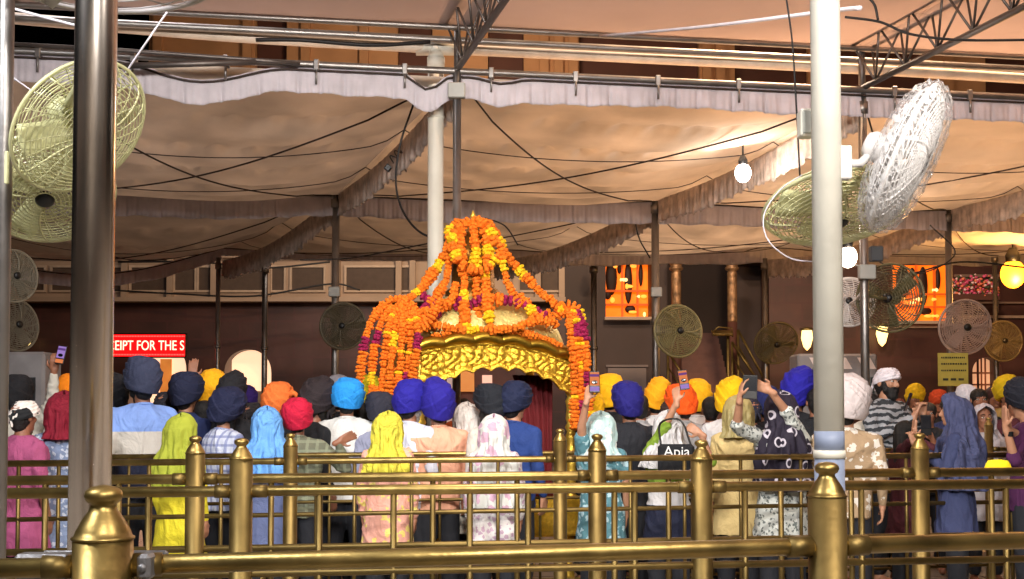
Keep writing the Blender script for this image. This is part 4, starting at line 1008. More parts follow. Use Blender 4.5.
arch_wall(bx(-450), XR0, ledge, [(bx(-30), bx(8), zs1), (bx(128), bx(186), zs1), (bx(224), bx(271), zs2)], 0)
arch_wall(bx(770), bx(1500), bz(262), [(bx(973), bx(1003), zs3)], 0)
LIT = mat('lit_doorway', (255, 216, 184), .6, emit=(255, 205, 165), estr=1.25, var=.04); LIT2 = mat('lit_doorway_dim', (235, 185, 150), .6, emit=(235, 170, 125), estr=.8, var=.3, vscale=2)
for (x0, x1, m_, zz) in ((bx(-30), bx(8), LIT2, bz(350)), (bx(128), bx(186), LIT, bz(345)), (bx(224), bx(271), LIT, bz(345)), (bx(973), bx(1003), LIT2, bz(355))):
    part('lit_doorway', m_, [(((x0+x1)/2, .9, zz/2), (x1-x0+.3, .04, zz))])
part('counter', PALE, [(((bx(224)+bx(271))/2, .3, bz(391)/2), (bx(271)-bx(224), .4, bz(391)))])
part('door_bar', DBR, [((bx(985.5), .5, bz(380)/2+.5), (.04, .06, bz(362)))])
part('door_pattern', mat('door_lattice', (190, 120, 90), .6), [((bx(978+i*4), .85, bz(385)/2+.5), (.04, .03, bz(365))) for i in range(6) if i != 2]+[(((bx(973)+bx(1003))/2, .84, bz(372+k*12)), (.8, .03, .05)) for k in range(3)])
part('orange_inner_wall', mat('inner_orange', (240, 150, 70), .6, emit=(240, 140, 60), estr=.6, var=.2), [((bx(157), .82, bz(385)), (.32, .04, 1.5))])
# ledges and balcony storey
part('ledge', PALE, [(((bx(-450)+XR0)/2, -.2, ledge+.06), (XR0-bx(-450), .6, .12)), (((bx(-450)+XR0)/2, .2, ledge+1.3), (XR0-bx(-450), .5, .1))])
z0 = ledge+.12; z1 = ledge+1.25
part('balcony_wall', PALE, [wallrect(bx(-450), XR0, z0, z1, .35, .3)])
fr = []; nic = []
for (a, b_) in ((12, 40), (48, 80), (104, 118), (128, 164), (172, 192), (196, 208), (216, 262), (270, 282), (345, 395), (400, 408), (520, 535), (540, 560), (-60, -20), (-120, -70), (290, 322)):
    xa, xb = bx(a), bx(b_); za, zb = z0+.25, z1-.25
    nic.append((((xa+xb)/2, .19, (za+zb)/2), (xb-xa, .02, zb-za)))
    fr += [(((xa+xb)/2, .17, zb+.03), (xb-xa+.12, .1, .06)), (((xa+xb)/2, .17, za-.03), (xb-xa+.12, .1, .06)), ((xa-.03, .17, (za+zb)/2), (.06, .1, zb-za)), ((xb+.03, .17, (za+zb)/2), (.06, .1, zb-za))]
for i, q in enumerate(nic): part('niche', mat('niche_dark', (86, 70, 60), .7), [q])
part('niche_moulding', mat('moulding', (196, 174, 154), .7), fr)
for a in (100, 122, 168, 212, 266, 336, 398, 412, 516, 538, 562): part('pier', PALE, [((bx(a), .1, (z0+z1)/2), (.16, .2, z1-z0))])
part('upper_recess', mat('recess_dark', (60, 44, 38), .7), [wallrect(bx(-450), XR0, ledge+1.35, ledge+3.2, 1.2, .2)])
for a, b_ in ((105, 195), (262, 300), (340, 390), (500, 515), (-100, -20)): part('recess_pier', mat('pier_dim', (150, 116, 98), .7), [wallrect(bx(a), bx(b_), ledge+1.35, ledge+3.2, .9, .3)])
# upper facade, seen through the gap over the front valance
zu = ledge+3.2; pan = [(-450, 20, 2), (20, 138, 2), (138, 248, 0), (248, 280, 1), (280, 395, 0), (395, 430, 1), (430, 488, 0), (488, 524, 1), (524, 582, 0), (582, 705, 1), (705, 742, 0), (742, 940, 1), (940, 1000, 0), (1000, 1500, 1)]
for a, b_, m_ in pan:
    if m_ < 2: part('facade_bay', (TAN, DBR)[m_], [wallrect(bx(a), bx(b_)-.02, zu, 15, 1.0+(.25 if m_ else 0), .8)])
for a in (148, 240, 300, 360, 545, 560, 575, 712, 726, 820, 960): part('pilaster', TAN, [((bx(a), .45+.1, (zu+15)/2), (.25, .2, 15-zu))])
# central dark entrance with steps, gold columns, orange windows
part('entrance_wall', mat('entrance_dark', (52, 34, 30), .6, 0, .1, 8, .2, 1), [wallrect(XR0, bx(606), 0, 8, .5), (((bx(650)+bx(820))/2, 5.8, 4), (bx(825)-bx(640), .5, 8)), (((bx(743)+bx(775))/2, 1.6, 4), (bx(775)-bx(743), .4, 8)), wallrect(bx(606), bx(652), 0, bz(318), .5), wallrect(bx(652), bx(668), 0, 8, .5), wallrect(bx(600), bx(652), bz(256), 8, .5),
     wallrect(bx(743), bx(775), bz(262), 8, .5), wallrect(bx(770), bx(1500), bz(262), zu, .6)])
part('grey_shutter', mat('shutter_grey', (104, 92, 92), .5, 0, .1, 8, .1, 2), [((bx(627), -.03, bz(388)), (1.05, .04, 1.1)), ((bx(627), -.06, bz(366)), (1.15, .06, .06))])
ORL = mat('orange_room', (255, 130, 20), .6, emit=(255, 104, 8), estr=1.15, var=.35, vscale=2.2); ORB = mat('orange_room_bright', (255, 170, 70), .6, emit=(255, 160, 60), estr=1.7, var=.2)
def orange_window(x0, x1, y0, y1, yo, seed):
    xa, xb, za, zb = bx(x0), bx(x1), bz(y1), bz(y0); W_, H_ = xb-xa, zb-za; dk = mat('window_dark', (46, 18, 8), .6)
    w = part('lit_window', ORL, [(((xa+xb)/2, yo, (za+zb)/2), (W_, .05, H_))])
    def el(nm, m_, cx, cz, rx, rz, dy):
        b = MB(); b.ell((xa+W_*cx, yo-dy, za+H_*cz), (W_*rx, .06, H_*rz), n=18, k=10); b.build(nm, m_, w)
    for q in ((.18, .7, .13, .3), (.56, .62, .09, .36), (.6, .17, .12, .07), (.1, .42, .08, .09), (.84, .75, .05, .2), (.36, .86, .05, .1)): el('arch_silhouette', dk, *q, .06)
    for i in range(12):
        rs = random.Random(seed*50+i); el('glow_spot', ORB if i % 3 else mat('room_pale', (255, 215, 150), .6, emit=(255, 205, 130), estr=1.9, var=.1), rs.uniform(.1, .92), rs.choice([.08, .12, .32, .38, .55, .66, .9]), rs.uniform(.03, .09), rs.uniform(.02, .05), .1)  # glowing ellipsoids scattered at random to imitate uneven light in the room
    for q in (.42, .76): part('window_mullion', mat('orange_post', (210, 96, 20), .6, emit=(225, 80, 8), estr=.5), [((xa+W_*q, yo-.12, (za+zb)/2), (W_*.045, .05, H_))], w)
    for q in (.24, .47): part('window_rail', mat('orange_post', (210, 96, 20), .6), [(((xa+xb)/2, yo-.15, za+H_*q), (W_, .04, H_*.035))], w)
    part('window_sill', PALE, [(((xa+xb)/2, -.25, za-.06), (W_+.1, .2, .08))], w)
orange_window(606, 652, 256, 317, .9, 3); orange_window(893, 946, 266, 321, -.1, 8)
for px in (677, 733):
    b = MB(); zb_, zt_ = bz(322, 32), bz(254, 32); pr = []
    for i in range(40):
        q = i/39; pr.append(((.17 if q > .75 else .13)*(1+.18*math.sin(i*1.9)*(q > .72)), zb_+(zt_-zb_)*q))
    b.lathe(pr, (PX(px, 32), -1.0, 0), 18); co = b.build('gilded_column', mat('column_pale_gold', (150, 116, 84), .4, .5, .8, 14, .6, 7), bl); b = MB(); b.lathe([(.2, 0), (.2, .3), (.13, .4), (.13, zb_)], (PX(px, 32), -1.0, 0), 18); b.build('column_shaft', DBR, co)
part('ledge_light_trim', mat('trim_light', (190, 160, 140), .6), [(((bx(866)+bx(962))/2, -.06, bz(327)), (bx(962)-bx(866), .1, .06)), (((bx(963)+bx(1200))/2, -.06, bz(317)), (bx(1200)-bx(963), .1, .07))])
part('white_window_frame', mat('frame_dim', (140, 112, 96), .6), [((bx(965)+i*.9, -.06, bz(295)), (.06, .08, 1.0)) for i in range(6)]+[((bx(1010), -.06, bz(276)), (3, .08, .07)), ((bx(1010), -.06, bz(303)), (3, .08, .05))])
# steps between brass hand rails
st = MB()
for i in range(18): st.box(((bx(685)+bx(752))/2-.1, .9+.24*i, .3+.095*(i+1)+.0), (bx(752)-bx(685), .24, .6+.19*(i+1)-.004*i))
st.build('steps', mat('brown_steps', (120, 78, 68), .5, 0, .1, 8, .2, 3), bl)
for (a, b_) in (((738, 330), (768, 386)), ((732, 342), (756, 378)), ((668, 352), (690, 386))):
    q0 = P(*a, 31.5); q1 = P(*b_, 31.0); m = MB(); m.tube([q0, q1], .035, 8); m.tube([q0+Vector((0, 0, -.4)), q1+Vector((0, 0, -.4))], .02, 8); m.cyl(q1, (q1.x, q1.y, 0), .035); m.cyl(q0, (q0.x, q0.y, 0), .035)
    o = m.build('handrail', BRASSD); tag(o, {738: 'long brass handrail on the right of the palace steps', 732: 'short inner brass handrail on the palace steps', 668: 'brass handrail on the left of the palace steps'}[a[0]], 'handrail', 'brass handrails of the palace steps')
# small reading stand in brass on steps
c = P(722, 333, 30); t = empty('brass_stand', c, 0, 'small brass lectern shaped stand at the head of the steps', 'stand'); b = MB(); b.box((0, 0, 0), (.5, .3, .06), Matrix.Rotation(.4, 3, 'X'), bev=.01); b.build('top', BRASS, t)
b = MB(); b.cyl((.15, 0, 0), (.15, 0, -c.z), .04); b.tube([(-.25, 0, 0), (-.1, 0, .15), (.25, 0, .12), (.27, 0, -.1)], .02, 6); b.build('frame', BRASSD, t)
# sconces
for (px, py, lb) in ((807, 338, 'glowing wall sconce left of the white pole'), (882, 334, 'glowing wall sconce under the olive fan'), (29, 342, 'tiny glowing wall light above the left cooler')):
    c = P(px, py, 32.6); r_ = .16 if px > 50 else .05; t = empty('wall_sconce', c, 0, lb, 'lamp', 'glowing wall sconces'); b = MB(); b.lathe([(.01, -r_*2.1), (r_*.6, -r_*1.5), (r_, 0), (r_*.85, r_*1.3), (.01, r_*1.5)], (0, 0, 0), 14); b.build('shade', GLOW('sconce_glow', (255, 215, 130), 3.2), t)
    b = MB(); b.lathe([(r_*1.05, r_*1.3), (r_*1.2, r_*1.6), (.01, r_*1.9)], (0, 0, 0), 14); b.cyl((0, 0, r_*1.4), (0, .4, r_*1.4), .03); b.build('cap', BRASSD, t)
# pink flower box
c = P(973, 283, 31.5); t = empty('flower_box', c, 0, 'pink and peach blossoms massed on a high ledge', 'flowers'); b = MB(); rs = np.random.RandomState(5)
PK = [mat('blossom_pink', (220, 90, 130), .8, 0, .4, 30, .3, 20), mat('blossom_white', (245, 205, 205), .8), mat('blossom_leaf', (70, 80, 50), .8), mat('blossom_peach', (235, 130, 95), .8)]
for i in range(330):
    x = rs.uniform(-.65, .65); z = rs.uniform(-.28, .22)-.1*abs(math.sin(x*9)); k = rs.choice(4, p=[.45, .2, .2, .15]) if x < .1 else rs.choice(4, p=[.25, .15, .2, .4]); q = rs.uniform(.025, .055)
    b.ell((x, rs.uniform(-.15, .15), z), (q, q, q*.8), n=7, k=4, m=int(k))
b.build('blossoms', PK, t); b = MB(); b.box((0, 0, -.38), (1.3, .3, .16)); b.build('planter', DBR, t)
# tan doorway beyond the arch
t = empty('entrance_booth', (PX(468, 24), 24, 0), 0, 'brightly lit booth with tan panel seen through the palanquin arch', 'booth')  # posts, tan panel and pink wall emit light themselves to look lit
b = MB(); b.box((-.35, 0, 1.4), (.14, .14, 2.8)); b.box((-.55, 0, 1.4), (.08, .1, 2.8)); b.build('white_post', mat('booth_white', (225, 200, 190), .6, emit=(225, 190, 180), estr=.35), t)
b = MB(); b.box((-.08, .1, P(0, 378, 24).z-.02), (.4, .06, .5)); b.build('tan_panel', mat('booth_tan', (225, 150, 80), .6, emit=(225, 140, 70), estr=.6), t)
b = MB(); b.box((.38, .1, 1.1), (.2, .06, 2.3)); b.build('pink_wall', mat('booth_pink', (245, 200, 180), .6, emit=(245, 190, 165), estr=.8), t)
b = MB(); b.box((.1, .5, 1.3), (1.7, .06, 2.6)); b.build('back_wall', mat('booth_brown', (110, 70, 60), .6), t)
b = MB(); b.box((.1, .2, 2.62), (1.8, .7, .06)); b.build('roof', DBR, t)

# unseen marble colonnade, added behind the camera for the steel pole to reflect
t = empty('reflected_colonnade', (0, -14, 0), 0, 'unseen white marble colonnade added behind the viewer for reflections', 'building'); MW = mat('white_marble', (214, 206, 194), .4, 0, .05, 6, .08, .6)
b = MB(); b.box((0, -2, 3.5), (44, .4, 7)); b.build('back_wall', MW, t)
for q in (-15.5, 15.5): b = MB(); b.box((q, 7, 2.4), (.4, 16, 4.8)); b.build('side_wing', MW, t); b = MB()
for i in range(15): b.box((-21+3*i, 0, 1.9), (.5, .5, 3.8), bev=.04)
b.build('piers', MW, t); b = MB(); b.box((0, -.6, 4.3), (44, 2.4, 1.0)); b.build('lintel', MW, t)
# ------------------------------------------------------------------ the crowd
NAVY = (20, 26, 56); BLK = (22, 22, 28); ROY = (34, 26, 150); YEL = (250, 190, 8); ORG = (248, 92, 14)
wht = fab('white', (225, 222, 222)); 
T = 'turban'
def arm(w, **k): return dict(w=w, **k)
# left group
person('person in flat black head cloth raising a white sleeved arm with a phone', 17, 374, 8.8, T, BLK, fab('offwhite', (214, 208, 196)), yaw=-15, k=.98, peak=0, arms=(None, arm((54, 372, 8.55), pole=(.3, 0, -1), curl=.8)), sk=1)
phone('lit phone in the raised hand left of the stainless pole', 61, 355, 8.5, .075, .15, -12, -10, 1, 8)
bm = mat('black_white_kerchief', (238, 228, 222), .85, 0, .2, 60, .04, 9, pat='floral', col2=(24, 26, 30), ps=5)
person('woman in a black and white kerchief and pink shawl at far left', 23, 400, 8.1, 'patka', (238, 228, 222), fab('pink', (176, 84, 128)), yaw=-25, female=True, sk=1, wmat=bm, sleeve='elbow')
person('woman with crimson headscarf and blue grey patterned tunic', 64, 393, 8.3, 'hood', (128, 10, 38), fab('bluegrey', (128, 144, 176), 'floral', (196, 204, 220), 26), yaw=10, female=True, hooddrop=1.36, wide=.75)
person('man in bright orange turban mostly behind the stainless pole', 72, 373, 10.2, T, (255, 140, 8), wht, peak=.3, yaw=5)
person('man in black turban half hidden right of the stainless pole', 112, 370, 9.9, T, BLK, fab('dark', (30, 30, 36)), sk=1, yaw=60, beard=HAIR)
person('man in slate turban and light blue and beige colour block polo', 143, 355, 8.5, T, (52, 58, 84), fab('polo', (132, 164, 232), 'block', (206, 200, 192), 1.28), yaw=35, k=1.07, peak=.4, tw=.5, beard=HAIR, sk=1, sleeve='elbow', tilt=(4, 0), bulk=1.12)
person('man in navy turban and navy shirt with a pale collar', 186, 371, 8.95, T, NAVY, fab('navy', (28, 40, 84)), yaw=-20, peak=.15, k=1.03, tilt=(5, 0))
person('man in amber turban raising an open hand', 211, 368, 10.1, T, (246, 176, 10), fab('dark', (30, 30, 36)), yaw=5, arms=(arm((192, 378, 9.9), pole=(-.6, 0, -1), hd=(.05, .1, 1), curl=.25), None), peak=.7, sk=1)
person('man in tall pointed black turban left of the arched door', 229, 369, 9.6, T, BLK, fab('dark', (30, 30, 36)), yaw=-10, peak=1.3, tw=-.4, tilt=(6, 0))
person('man in low navy turban and white checked shirt', 224, 386, 8.6, T, (22, 28, 62), fab('checkwhite', (206, 212, 232), 'check', (120, 130, 180), 90), yaw=-40, peak=.5, beard=HAIR, tilt=(8, 0), k=1.05)
person('distant person in purple turban before the arched door', 247, 384, 15, T, (48, 24, 110), fab('dark', (30, 30, 36)), yaw=150, face=True, beard=HAIR)
person('man in peach orange turban with a loose tail end', 276, 381, 9.9, T, (232, 116, 48), fab('black', (24, 26, 32)), yaw=-25, style='tail', peak=.3, tilt=(8, 0))
person('woman in sky blue headscarf drawn to a point', 267, 408, 8.9, 'hood', (108, 168, 236), fab('slate', (96, 108, 150)), yaw=20, female=True, hooddrop=1.05)
person('man in crimson round turban and sage checked shirt reaching right', 298, 397, 8.35, T, (196, 14, 58), fab('sage', (106, 108, 90), 'check', (140, 146, 122), 80), yaw=0, k=1.0, style='swirl', peak=0, arms=(None, arm((338, 442, 8.2), pole=(.6, .2, -1), hd=(.9, .2, .45), n=(0, -1, -.3), curl=.3)), sk=1, sleeve='long', bulk=1.1)
person('man in very large dark brown turban with dark beard', 315, 375, 9.9, T, (42, 32, 36), fab('black', (24, 26, 32)), yaw=-55, k=1.12, peak=.9, beard=HAIR, sk=1)
person('man in grey turban showing behind the sky blue turban', 339, 374, 10.9, T, (140, 138, 146), fab('dark', (30, 30, 36)))
person('man in bright sky blue turban and white t-shirt', 347, 377, 9.2, T, (36, 150, 235), fab('white2', (226, 226, 224)), yaw=8, k=1.0, style='swirl', peak=.1, sleeve='short', bulk=1.12)
person('man in lemon turban against the hanging garlands', 370, 374, 10.4, T, (226, 208, 30), fab('dark', (30, 30, 36)), yaw=0, peak=.7, tw=.6)
person('man in charcoal turban and lavender grey shirt', 381, 391, 8.95, T, (44, 44, 58), fab('lav', (146, 150, 176)), yaw=25, peak=.2, k=1.02)
person('woman in lemon yellow headscarf and pink floral suit', 388, 413, 8.45, 'hood', (214, 202, 66), fab('pinkfloral', (230, 168, 150), 'floral', (236, 214, 120), 14), yaw=-8, female=True, hooddrop=1.2, wide=.85)
person('man in royal blue turban and white shirt with grey beard', 410, 378, 9.6, T, ROY, fab('white3', (214, 216, 232)), yaw=-30, k=1.06, peak=.4, beard=WHAIR, tilt=(-4, 0))
person('man in pointed royal blue turban and peach shirt', 438, 376, 8.5, T, (36, 26, 146), fab('peach', (238, 176, 146)), yaw=20, k=1.12, peak=.9, tw=.4, beard=WHAIR, tilt=(6, 0), bulk=1.15)
person('woman in white headscarf with pink blossoms', 494, 416, 8.45, 'hood', (206, 206, 202), fab('whitefl', (220, 214, 214), 'floral', (190, 160, 180), 22), yaw=-5, female=True, hooddrop=1.0, wide=.9, wmat=mat('blossom_scarf', (206, 206, 202), .85, 0, .2, 60, .05, 9, pat='floral', col2=(196, 160, 180), ps=9))
person('bearded man in black turban looking left before the arch', 491, 383, 9.3, T, (20, 24, 34), fab('cream', (214, 206, 196)), yaw=45, k=1.0, peak=.1, beard=HAIR, sk=1)
person('man in navy turban and cobalt blue shirt before the arch', 514, 380, 9.1, T, (18, 28, 62), fab('cobalt', (34, 62, 128)), yaw=-40, k=1.0, peak=.2, bulk=1.15, sk=2)
person('distant person in orange scarf facing out beneath the arch', 464, 398, 14, 'hair', BLK, fab('rust', (200, 90, 40)), yaw=175, face=True, sk=1, group='far devotees facing the camera')
# right of the palanquin
person('woman in mint green and white headscarf holding a phone high', 601, 413, 8.0, 'hood', (190, 210, 206), fab('teal', (84, 130, 142), 'floral', (170, 200, 210), 16), yaw=0, female=True, hooddrop=1.3, wide=.8, sk=2, sleeve='short', arms=(arm((587, 398, 7.75), pole=(-1, 0, -.6), hd=(.25, .1, 1), n=(.6, .8, 0), curl=.7), None), wmat=mat('mint_scarf', (176, 204, 204), .85, 0, .2, 60, .05, 9, pat='floral', col2=(226, 230, 226), ps=10))
phone('phone with orange screen held beside the yellow turban', 594.5, 382, 7.7, .075, .155, 0, -8, 0, 0)
person('man in broad golden yellow turban left of the royal blue one', 611, 373, 10.0, T, YEL, fab('dark', (30, 30, 36)), yaw=-15, k=1.1, peak=.3, tilt=(-10, 0), tw=.6)
person('small figure in yellow turban beside the raised phone', 592, 388, 10.8, T, (246, 186, 6), fab('dark', (30, 30, 36)), yaw=0, peak=.8, k=.9)
person('man in dark royal blue turban and black hooded top', 629, 380, 8.5, T, (26, 20, 112), fab('black2', (30, 32, 40)), yaw=10, k=1.06, peak=.35, bulk=1.12)
person('man in plain amber turban right of the royal blue one', 656, 376, 9.9, T, (252, 172, 10), wht, yaw=-5, k=1.03, peak=.9, tw=-.2, tilt=(4, 0))
person('man in vivid orange turban and grey jacket', 683, 383, 9.4, T, (252, 92, 10), fab('greyjacket', (170, 168, 170)), yaw=15, k=1.08, peak=.2, tilt=(0, 0))
person('man in yellow turban peeping behind the vivid orange turban', 697, 378, 10.3, T, (250, 184, 8), wht, yaw=-10, k=1.0, peak=.6)
person('woman with grey and white scarf and lime green sleeves', 668, 412, 8.25, 'hood', (206, 204, 206), fab('lime', (130, 160, 52), 'block', (204, 202, 204), 1.14), yaw=-10, female=True, hooddrop=1.2, arms=(arm((679, 398, 8.05), pole=(-.4, .1, -1), hd=(-.05, .1, 1), n=(.6, .8, 0), curl=.8), arm((701, 434, 8.0), pole=(.4, .1, -1), hd=(-.8, .1, .5))), sk=2, sleeve='elbow')
phone('phone with red and white screen above the orange turban', 683.5, 380, 8.0, .07, .15, 0, -8, 0, -8)
# black bag with lettering
c = P(676, 451, 8.72); t = empty('shoulder_bag', c, 0, 'black bag printed with white letters behind the rail', 'bag'); b = MB(); b.box((0, 0, -.06), (.26, .09, .22), bev=.02); b.build('bag_body', fab('bagblack', (18, 20, 26)), t)
b = MB(); b.tube(catm([(-.11, 0, .04), (-.1, .1, .2), (.05, .12, .22), (.11, 0, .04)], 6), .008, 6); b.build('strap', BLACK, t)
text('Apia', .105, t, (-.0, -.047, -.005), mat('print_white', (225, 225, 225), .6), ext=.001)
person('man in big lemon gold turban tilted right of the red phone', 729, 375, 9.3, T, (252, 200, 8), fab('white4', (226, 224, 226)), yaw=-20, k=1.1, peak=.9, tw=-.5, tilt=(12, 0))
person('woman in olive beige satin headscarf', 738, 397, 8.5, 'hood', (176, 160, 106), fab('beige', (222, 196, 136)), yaw=-12, female=True, hooddrop=1.38, wide=.8, wmat=mat('satin_beige', (170, 156, 104), .45, 0, .2, 60, .05, 9))
lace = fab('lace', (206, 210, 206), 'floral', (110, 118, 116), 34)
person('woman in black scarf with white rings holding up a tablet', 781, 392, 8.05, 'hood', (24, 18, 34), lace, yaw=3, female=True, hooddrop=.95, wide=.86, sk=2, sleeve='elbow', wmat=mat('ring_scarf', (30, 22, 42), .8, 0, .2, 60, .1, 9, pat='rings', col2=(190, 184, 196), ps=7.5),
       arms=(arm((740, 398, 7.75), pole=(-1, 0, -.8), hd=(.15, .0, 1), n=(1, .1, 0), curl=.5), arm((765, 383, 7.75), pole=(1, .2, -.9), hd=(-.9, 0, .45), n=(-.3, -.7, 0), curl=.6)))
phone('large dark tablet held up in two hands', 750, 387, 7.72, .105, .175, 0, -6, 2, 3)
person('man in dark blue turban behind the raised tablet', 767, 384, 9.5, T, (26, 34, 90), fab('dark', (30, 30, 36)), yaw=0)
person('man in slanted ultramarine turban left of the white pole', 795, 365, 9.4, T, (32, 26, 158), fab('dark', (30, 30, 36)), yaw=-30, k=1.12, peak=1.0, tw=-.7, tilt=(16, 0), beard=HAIR)
person('man in tall white turban and camel patterned shirt', 846, 372, 7.7, T, (204, 192, 192), fab('camel', (168, 142, 112), 'floral', (222, 214, 204), 12), yaw=-20, k=1.36, peak=.8, tw=.5, tilt=(14, -12), sk=2, bulk=1.15)
person('bearded man in white skull cloth and wavy grey shirt filming', 886, 367, 9.6, 'patka', (230, 222, 230), fab('wavy', (52, 56, 62), 'wavy', (160, 162, 168), 120), yaw=-145, face=True, beard=HAIR, sk=2, arms=('phone', 'phone'), k=.98, bulk=1.1)
t = phone('dark camera phone in front of the bearded man', 908, 402, 9.2, .09, .16, 60, 20, 2)
person('far man in small yellow turban beyond the camera', 914, 383, 17, T, (225, 180, 10), fab('dark', (30, 30, 36)), yaw=170, face=True, k=.95, sk=1, group='far devotees facing the camera')
person('far man in rust orange turban beside the notice', 938, 389, 17.5, T, (196, 70, 30), fab('dark', (30, 30, 36)), yaw=170, face=True, sk=1, group='far devotees facing the camera')
person('dark haired person holding a camera left of the blue hood', 928, 402, 11.5, 'hair', BLK, fab('black', (24, 26, 32)), yaw=160, face=True, sk=1, arms=('phone', None), group='far devotees facing the camera')
person('small dark haired person beneath the camera phone', 904, 404, 13, 'hair', BLK, fab('rustd', (90, 40, 36)), yaw=190, face=True, sk=1, group='far devotees facing the camera')
person('woman in slate blue hood facing left with phone', 955, 395, 8.2, 'hood', (66, 72, 108), fab('slateblue', (54, 62, 100)), yaw=68, female=True, hooddrop=.9, face=True, sk=2, arms=('phone', 'phone'))
phone('small phone in the hands of the woman in slate blue', 926, 425, 7.9, .075, .15, -30, 10, 2)
person('person with folded pink palms left of the blue hood', 906, 420, 8.75, 'hair', BLK, fab('maroon', (80, 30, 40)), yaw=-70, female=True, sk=2, arms=(arm((917, 436, 8.4), hd=(.05, 0, 1), n=(1, 0, 0), curl=.05), arm((913, 437, 8.45), hd=(.1, 0, 1), n=(-1, 0, 0), curl=.05)))
person('woman in pale grey hood facing the camera', 983, 405, 10.8, 'hood', (196, 186, 192), fab('greywhite', (196, 190, 196)), yaw=178, female=True, face=True, sk=1, hooddrop=1.0, group='far devotees facing the camera')
person('dark long haired person facing the camera before the doorway', 979, 388, 12.5, 'hair', BLK, fab('black', (24, 26, 32)), yaw=172, face=True, female=True, sk=1, group='far devotees facing the camera')
person('auburn haired person facing the camera before the doorway', 994, 386, 13.2, 'hair', BLK, fab('tan', (170, 140, 80)), yaw=185, face=True, sk=1, hairc=mat('auburn_hair', (60, 26, 24), .7, 0, .5, 90), group='far devotees facing the camera')
person('far person in bright white turban below the notice', 965, 384, 14, T, (238, 236, 248), wht, yaw=160, face=True, sk=1, peak=.1, group='far devotees facing the camera')
person('man in mustard turban near the arched doorway', 1007, 374, 12.8, T, (222, 184, 14), fab('tan', (170, 140, 80)), yaw=165, face=True, sk=1, group='far devotees facing the camera')
person('man in black turban and purple shirt praying at right edge', 1027, 376, 7.9, T, (18, 20, 34), fab('purple', (74, 26, 72)), yaw=50, sk=2, sleeve='elbow', arms=(arm((1006, 428, 7.55), hd=(-.1, .0, 1), n=(1, 0, 0), curl=.05, pole=(-.1, -.3, -1)), arm((1009, 430, 7.65), hd=(-.12, 0, 1), n=(-1, 0, 0), curl=.05, pole=(.3, 0, -1))))
c = P(1008, 434, 8.72); b = MB(); b.cyl((0, 0, -.018), (0, 0, .018), .037, n=16); b.box((0, -.037, 0), (.032, .012, .036), bev=.004); o = b.build('wrist_watch', BLACK, None, c); tag(o, 'black watch on the praying wrist at right', 'watch')
person('woman in lime yellow headscarf and yellow suit', 181, 415, 8.35, 'hood', (196, 200, 62), fab('yellow', (222, 206, 44)), yaw=-22, female=True, hooddrop=1.05, wide=.9, wmat=mat('lime_scarf', (160, 168, 52), .85, 0, .2, 60, .08, 5))
for n_, (px, py, d, wr, wc, yw, lb) in enumerate([
    (100, 392, 11.2, 'hair', BLK, 5, 'dark haired man deep in the crowd behind the slate turban'), (165, 391, 10.6, 'patka', (30, 30, 40), -10, 'man in black head cloth between slate and navy turbans'),
    (204, 400, 9.9, 'hair', BLK, 20, 'bareheaded man low between two navy turbans'), (252, 402, 10.4, 'patka', (34, 30, 34), -20, 'man in dark head cloth under the arched door'),
    (290, 394, 11.2, 'hair', BLK, 15, 'dark haired man behind the crimson turban'), (325, 400, 10.6, 'patka', (46, 40, 44), 30, 'man in brown black head cloth left of the sky blue turban'),
    (362, 402, 10.0, 'hair', BLK, -10, 'bareheaded man between sky blue and charcoal turbans'), (397, 398, 10.2, 'patka', (40, 42, 60), 10, 'man in grey head cloth under the hanging garlands'),
    (468, 404, 9.6, 'hood', (214, 206, 200), 30, 'woman in cream headscarf between peach and black turbans'), 
    
    (640, 394, 11, 'hair', BLK, 0, 'bareheaded man between royal blue and amber turbans'), (671, 400, 10.6, 'patka', (60, 40, 36), 10, 'man in brown head cloth by the vivid orange turban'),
    (711, 396, 10.8, 'hair', BLK, -10, 'dark haired man between yellow turbans'), (751, 398, 10.5, 'patka', (34, 34, 52), 15, 'man in dark head cloth behind the tablet'),
    (816, 388, 10.4, 'hair', BLK, 0, 'dark haired man just left of the white pole'), (867, 392, 10.8, 'hair', BLK, 40, 'dark haired man right of the tall white turban'),
    (897, 398, 12.4, 'patka', (120, 60, 40), 160, 'small figure in rust head cloth behind the filming man'), (948, 398, 12.8, 'hair', BLK, 175, 'dark haired figure facing out behind the slate blue hood'),
    (1014, 392, 12, 'hair', BLK, 170, 'dark haired figure facing out beside the praying man'), (84, 396, 10.6, 'hair', BLK, 0, 'bareheaded man behind the stainless pole')]):
    person(lb, px, py, d, wr, wc, fab(['dark', 'black', 'offwhite', 'greyjacket', 'navy', 'maroon'][n_ % 6], [(30, 30, 36), (24, 26, 32), (214, 208, 196), (170, 168, 170), (28, 40, 84), (80, 30, 40)][n_ % 6]), yaw=yw, sk=1, female=(wr == 'hood'), hooddrop=1.3)
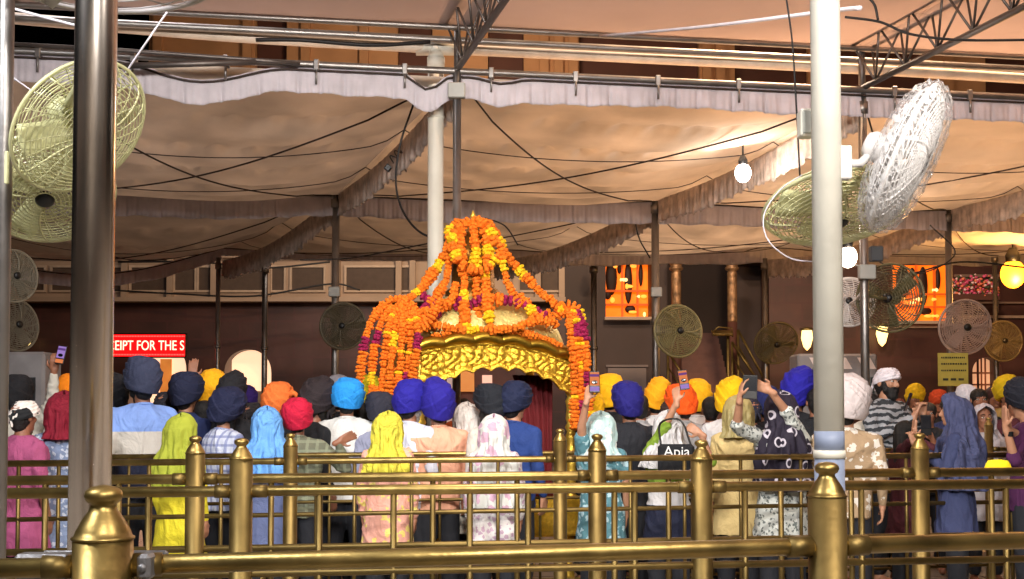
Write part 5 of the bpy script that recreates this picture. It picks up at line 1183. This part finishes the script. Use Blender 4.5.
# ------------------------------------------------------------------ light
w = bpy.data.worlds.new('World'); sc.world = w; w.use_nodes = True; nt = w.node_tree
sky = nt.nodes.new('ShaderNodeTexSky'); sky.sky_type = 'NISHITA'; sky.sun_disc = False; sky.sun_elevation = math.radians(-4); sky.sun_rotation = math.radians(200)
bg = nt.nodes['Background']; bg.inputs['Strength'].default_value = .01; nt.links.new(sky.outputs[0], bg.inputs['Color'])
def flood(label, loc, aim, energy, size, col, spread=150):
    loc = Vector(loc); aim = Vector(aim); d = (aim-loc).normalized(); q = d.to_track_quat('-Z', 'Y')
    t = empty('flood_lamp', loc, 0, label, 'flood lamp', 'flood lamps on the tent frame'); t.rotation_mode = 'QUATERNION'; t.rotation_quaternion = q
    b = MB(); s_ = size/2; b.box((0, 0, .07), (size+.06, size*.7+.06, .08), bev=.01); b.build('housing', BLACK, t)
    b = MB(); b.tube([(-s_-.05, 0, .07), (-s_-.05, 0, .25), (s_+.05, 0, .25), (s_+.05, 0, .07)], .012, 6); b.build('yoke', GALV, t)
    b = MB(); b.box((0, 0, .022), (size, size*.7, .01)); b.build('lens', GLOW('flood_lens', (255, 250, 240), 3), t)
    l = bpy.data.lights.new('flood_light', 'AREA'); l.shape = 'RECTANGLE'; l.size = size; l.size_y = size*.7; l.energy = energy; l.color = col; l.spread = math.radians(spread)
    o = bpy.data.objects.new('flood_light', l); COL.objects.link(o); o.location = loc+d*.0; o.rotation_mode = 'QUATERNION'; o.rotation_quaternion = q
COOL = (.93, .96, 1.0); WARM = (1., .83, .62); NEU = (1, .93, .84)
flood('black flood lamp overhead left of the camera', (-3.4, 1.5, 4.7), (-.6, 9.5, 1.2), 190, 1.1, COOL)
flood('black flood lamp overhead right of the camera', (2.8, .8, 4.8), (1.6, 9.5, 1.2), 165, 1.1, NEU)
flood('black flood lamp above the first railing', (-.2, 5.2, 4.9), (.2, 10.2, 2.2), 225, .9, NEU, 170)
flood('black flood lamp on the frame behind the camera', (.6, -1.2, 4.4), (.7, 4.5, 3.3), 125, .5, (1, .96, .9), 95)
flood('unseen warm lamp added above the tent to light through the right canopy', (4.5, 14, 10.5), (4.5, 15, 4.9), 2900, 1.2, (1, .66, .39), 175)  # added above the cloth so the right canopy glows through
flood('unseen pale lamp added above the tent to backlight the left canopy', (-5, 13, 10.5), (-4, 14, 4.9), 420, 1.2, (1, .94, .96), 175)  # added out of view, shines down through the left canopy cloth
flood('unseen warm lamp added above the far canopy to backlight its cloth', (3, 23, 9.5), (5, 23, 4.9), 1000, 1.0, (1, .76, .56), 175)  # added out of view to make the far cloth glow
flood('unseen pale lamp added above the smooth near canopy to backlight it', (3, 5, 10.5), (3.5, 6, 4.9), 700, 1.2, (1, .9, .84), 175)  # added over the near cloth to lift its underside
flood('hidden lamp added over the tent to brighten the balcony storey', (-5, 26.9, 5.6), (-5, 33, 5.0), 60, .5, (1, .85, .72), 170)  # added behind the far valance to brighten the balcony
flood('hidden warm lamp added above the tent to brighten the upper facade', (-1, 26.5, 8.0), (-1, 33, 11), 360, .8, (1, .75, .5), 175)  # added between tent and building, hidden, to light the upper wall
flood('hidden lamp added over the tent to brighten the right palace wall', (9, 26.9, 5.6), (9, 33, 3.5), 34, .5, (1, .78, .6), 170)  # added behind the far valance to lift the right wall
flood('unseen lamp added behind the camera to light the reflected colonnade', (0, -6, 4.5), (0, -14, 3), 350, .6, NEU, 175)  # added only so the colonnade shows bright in reflections
vs = sc.view_settings; sc.display_settings.display_device = 'sRGB'; vs.view_transform = 'Standard'; vs.look = 'None'; vs.gamma = 1; vs.exposure = 0.0
cy = sc.cycles; cy.use_denoising = True; cy.max_bounces = 6; cy.diffuse_bounces = 3; cy.glossy_bounces = 4; cy.transparent_max_bounces = 10; cy.caustics_reflective = False; cy.caustics_refractive = False; cy.sample_clamp_indirect = 4
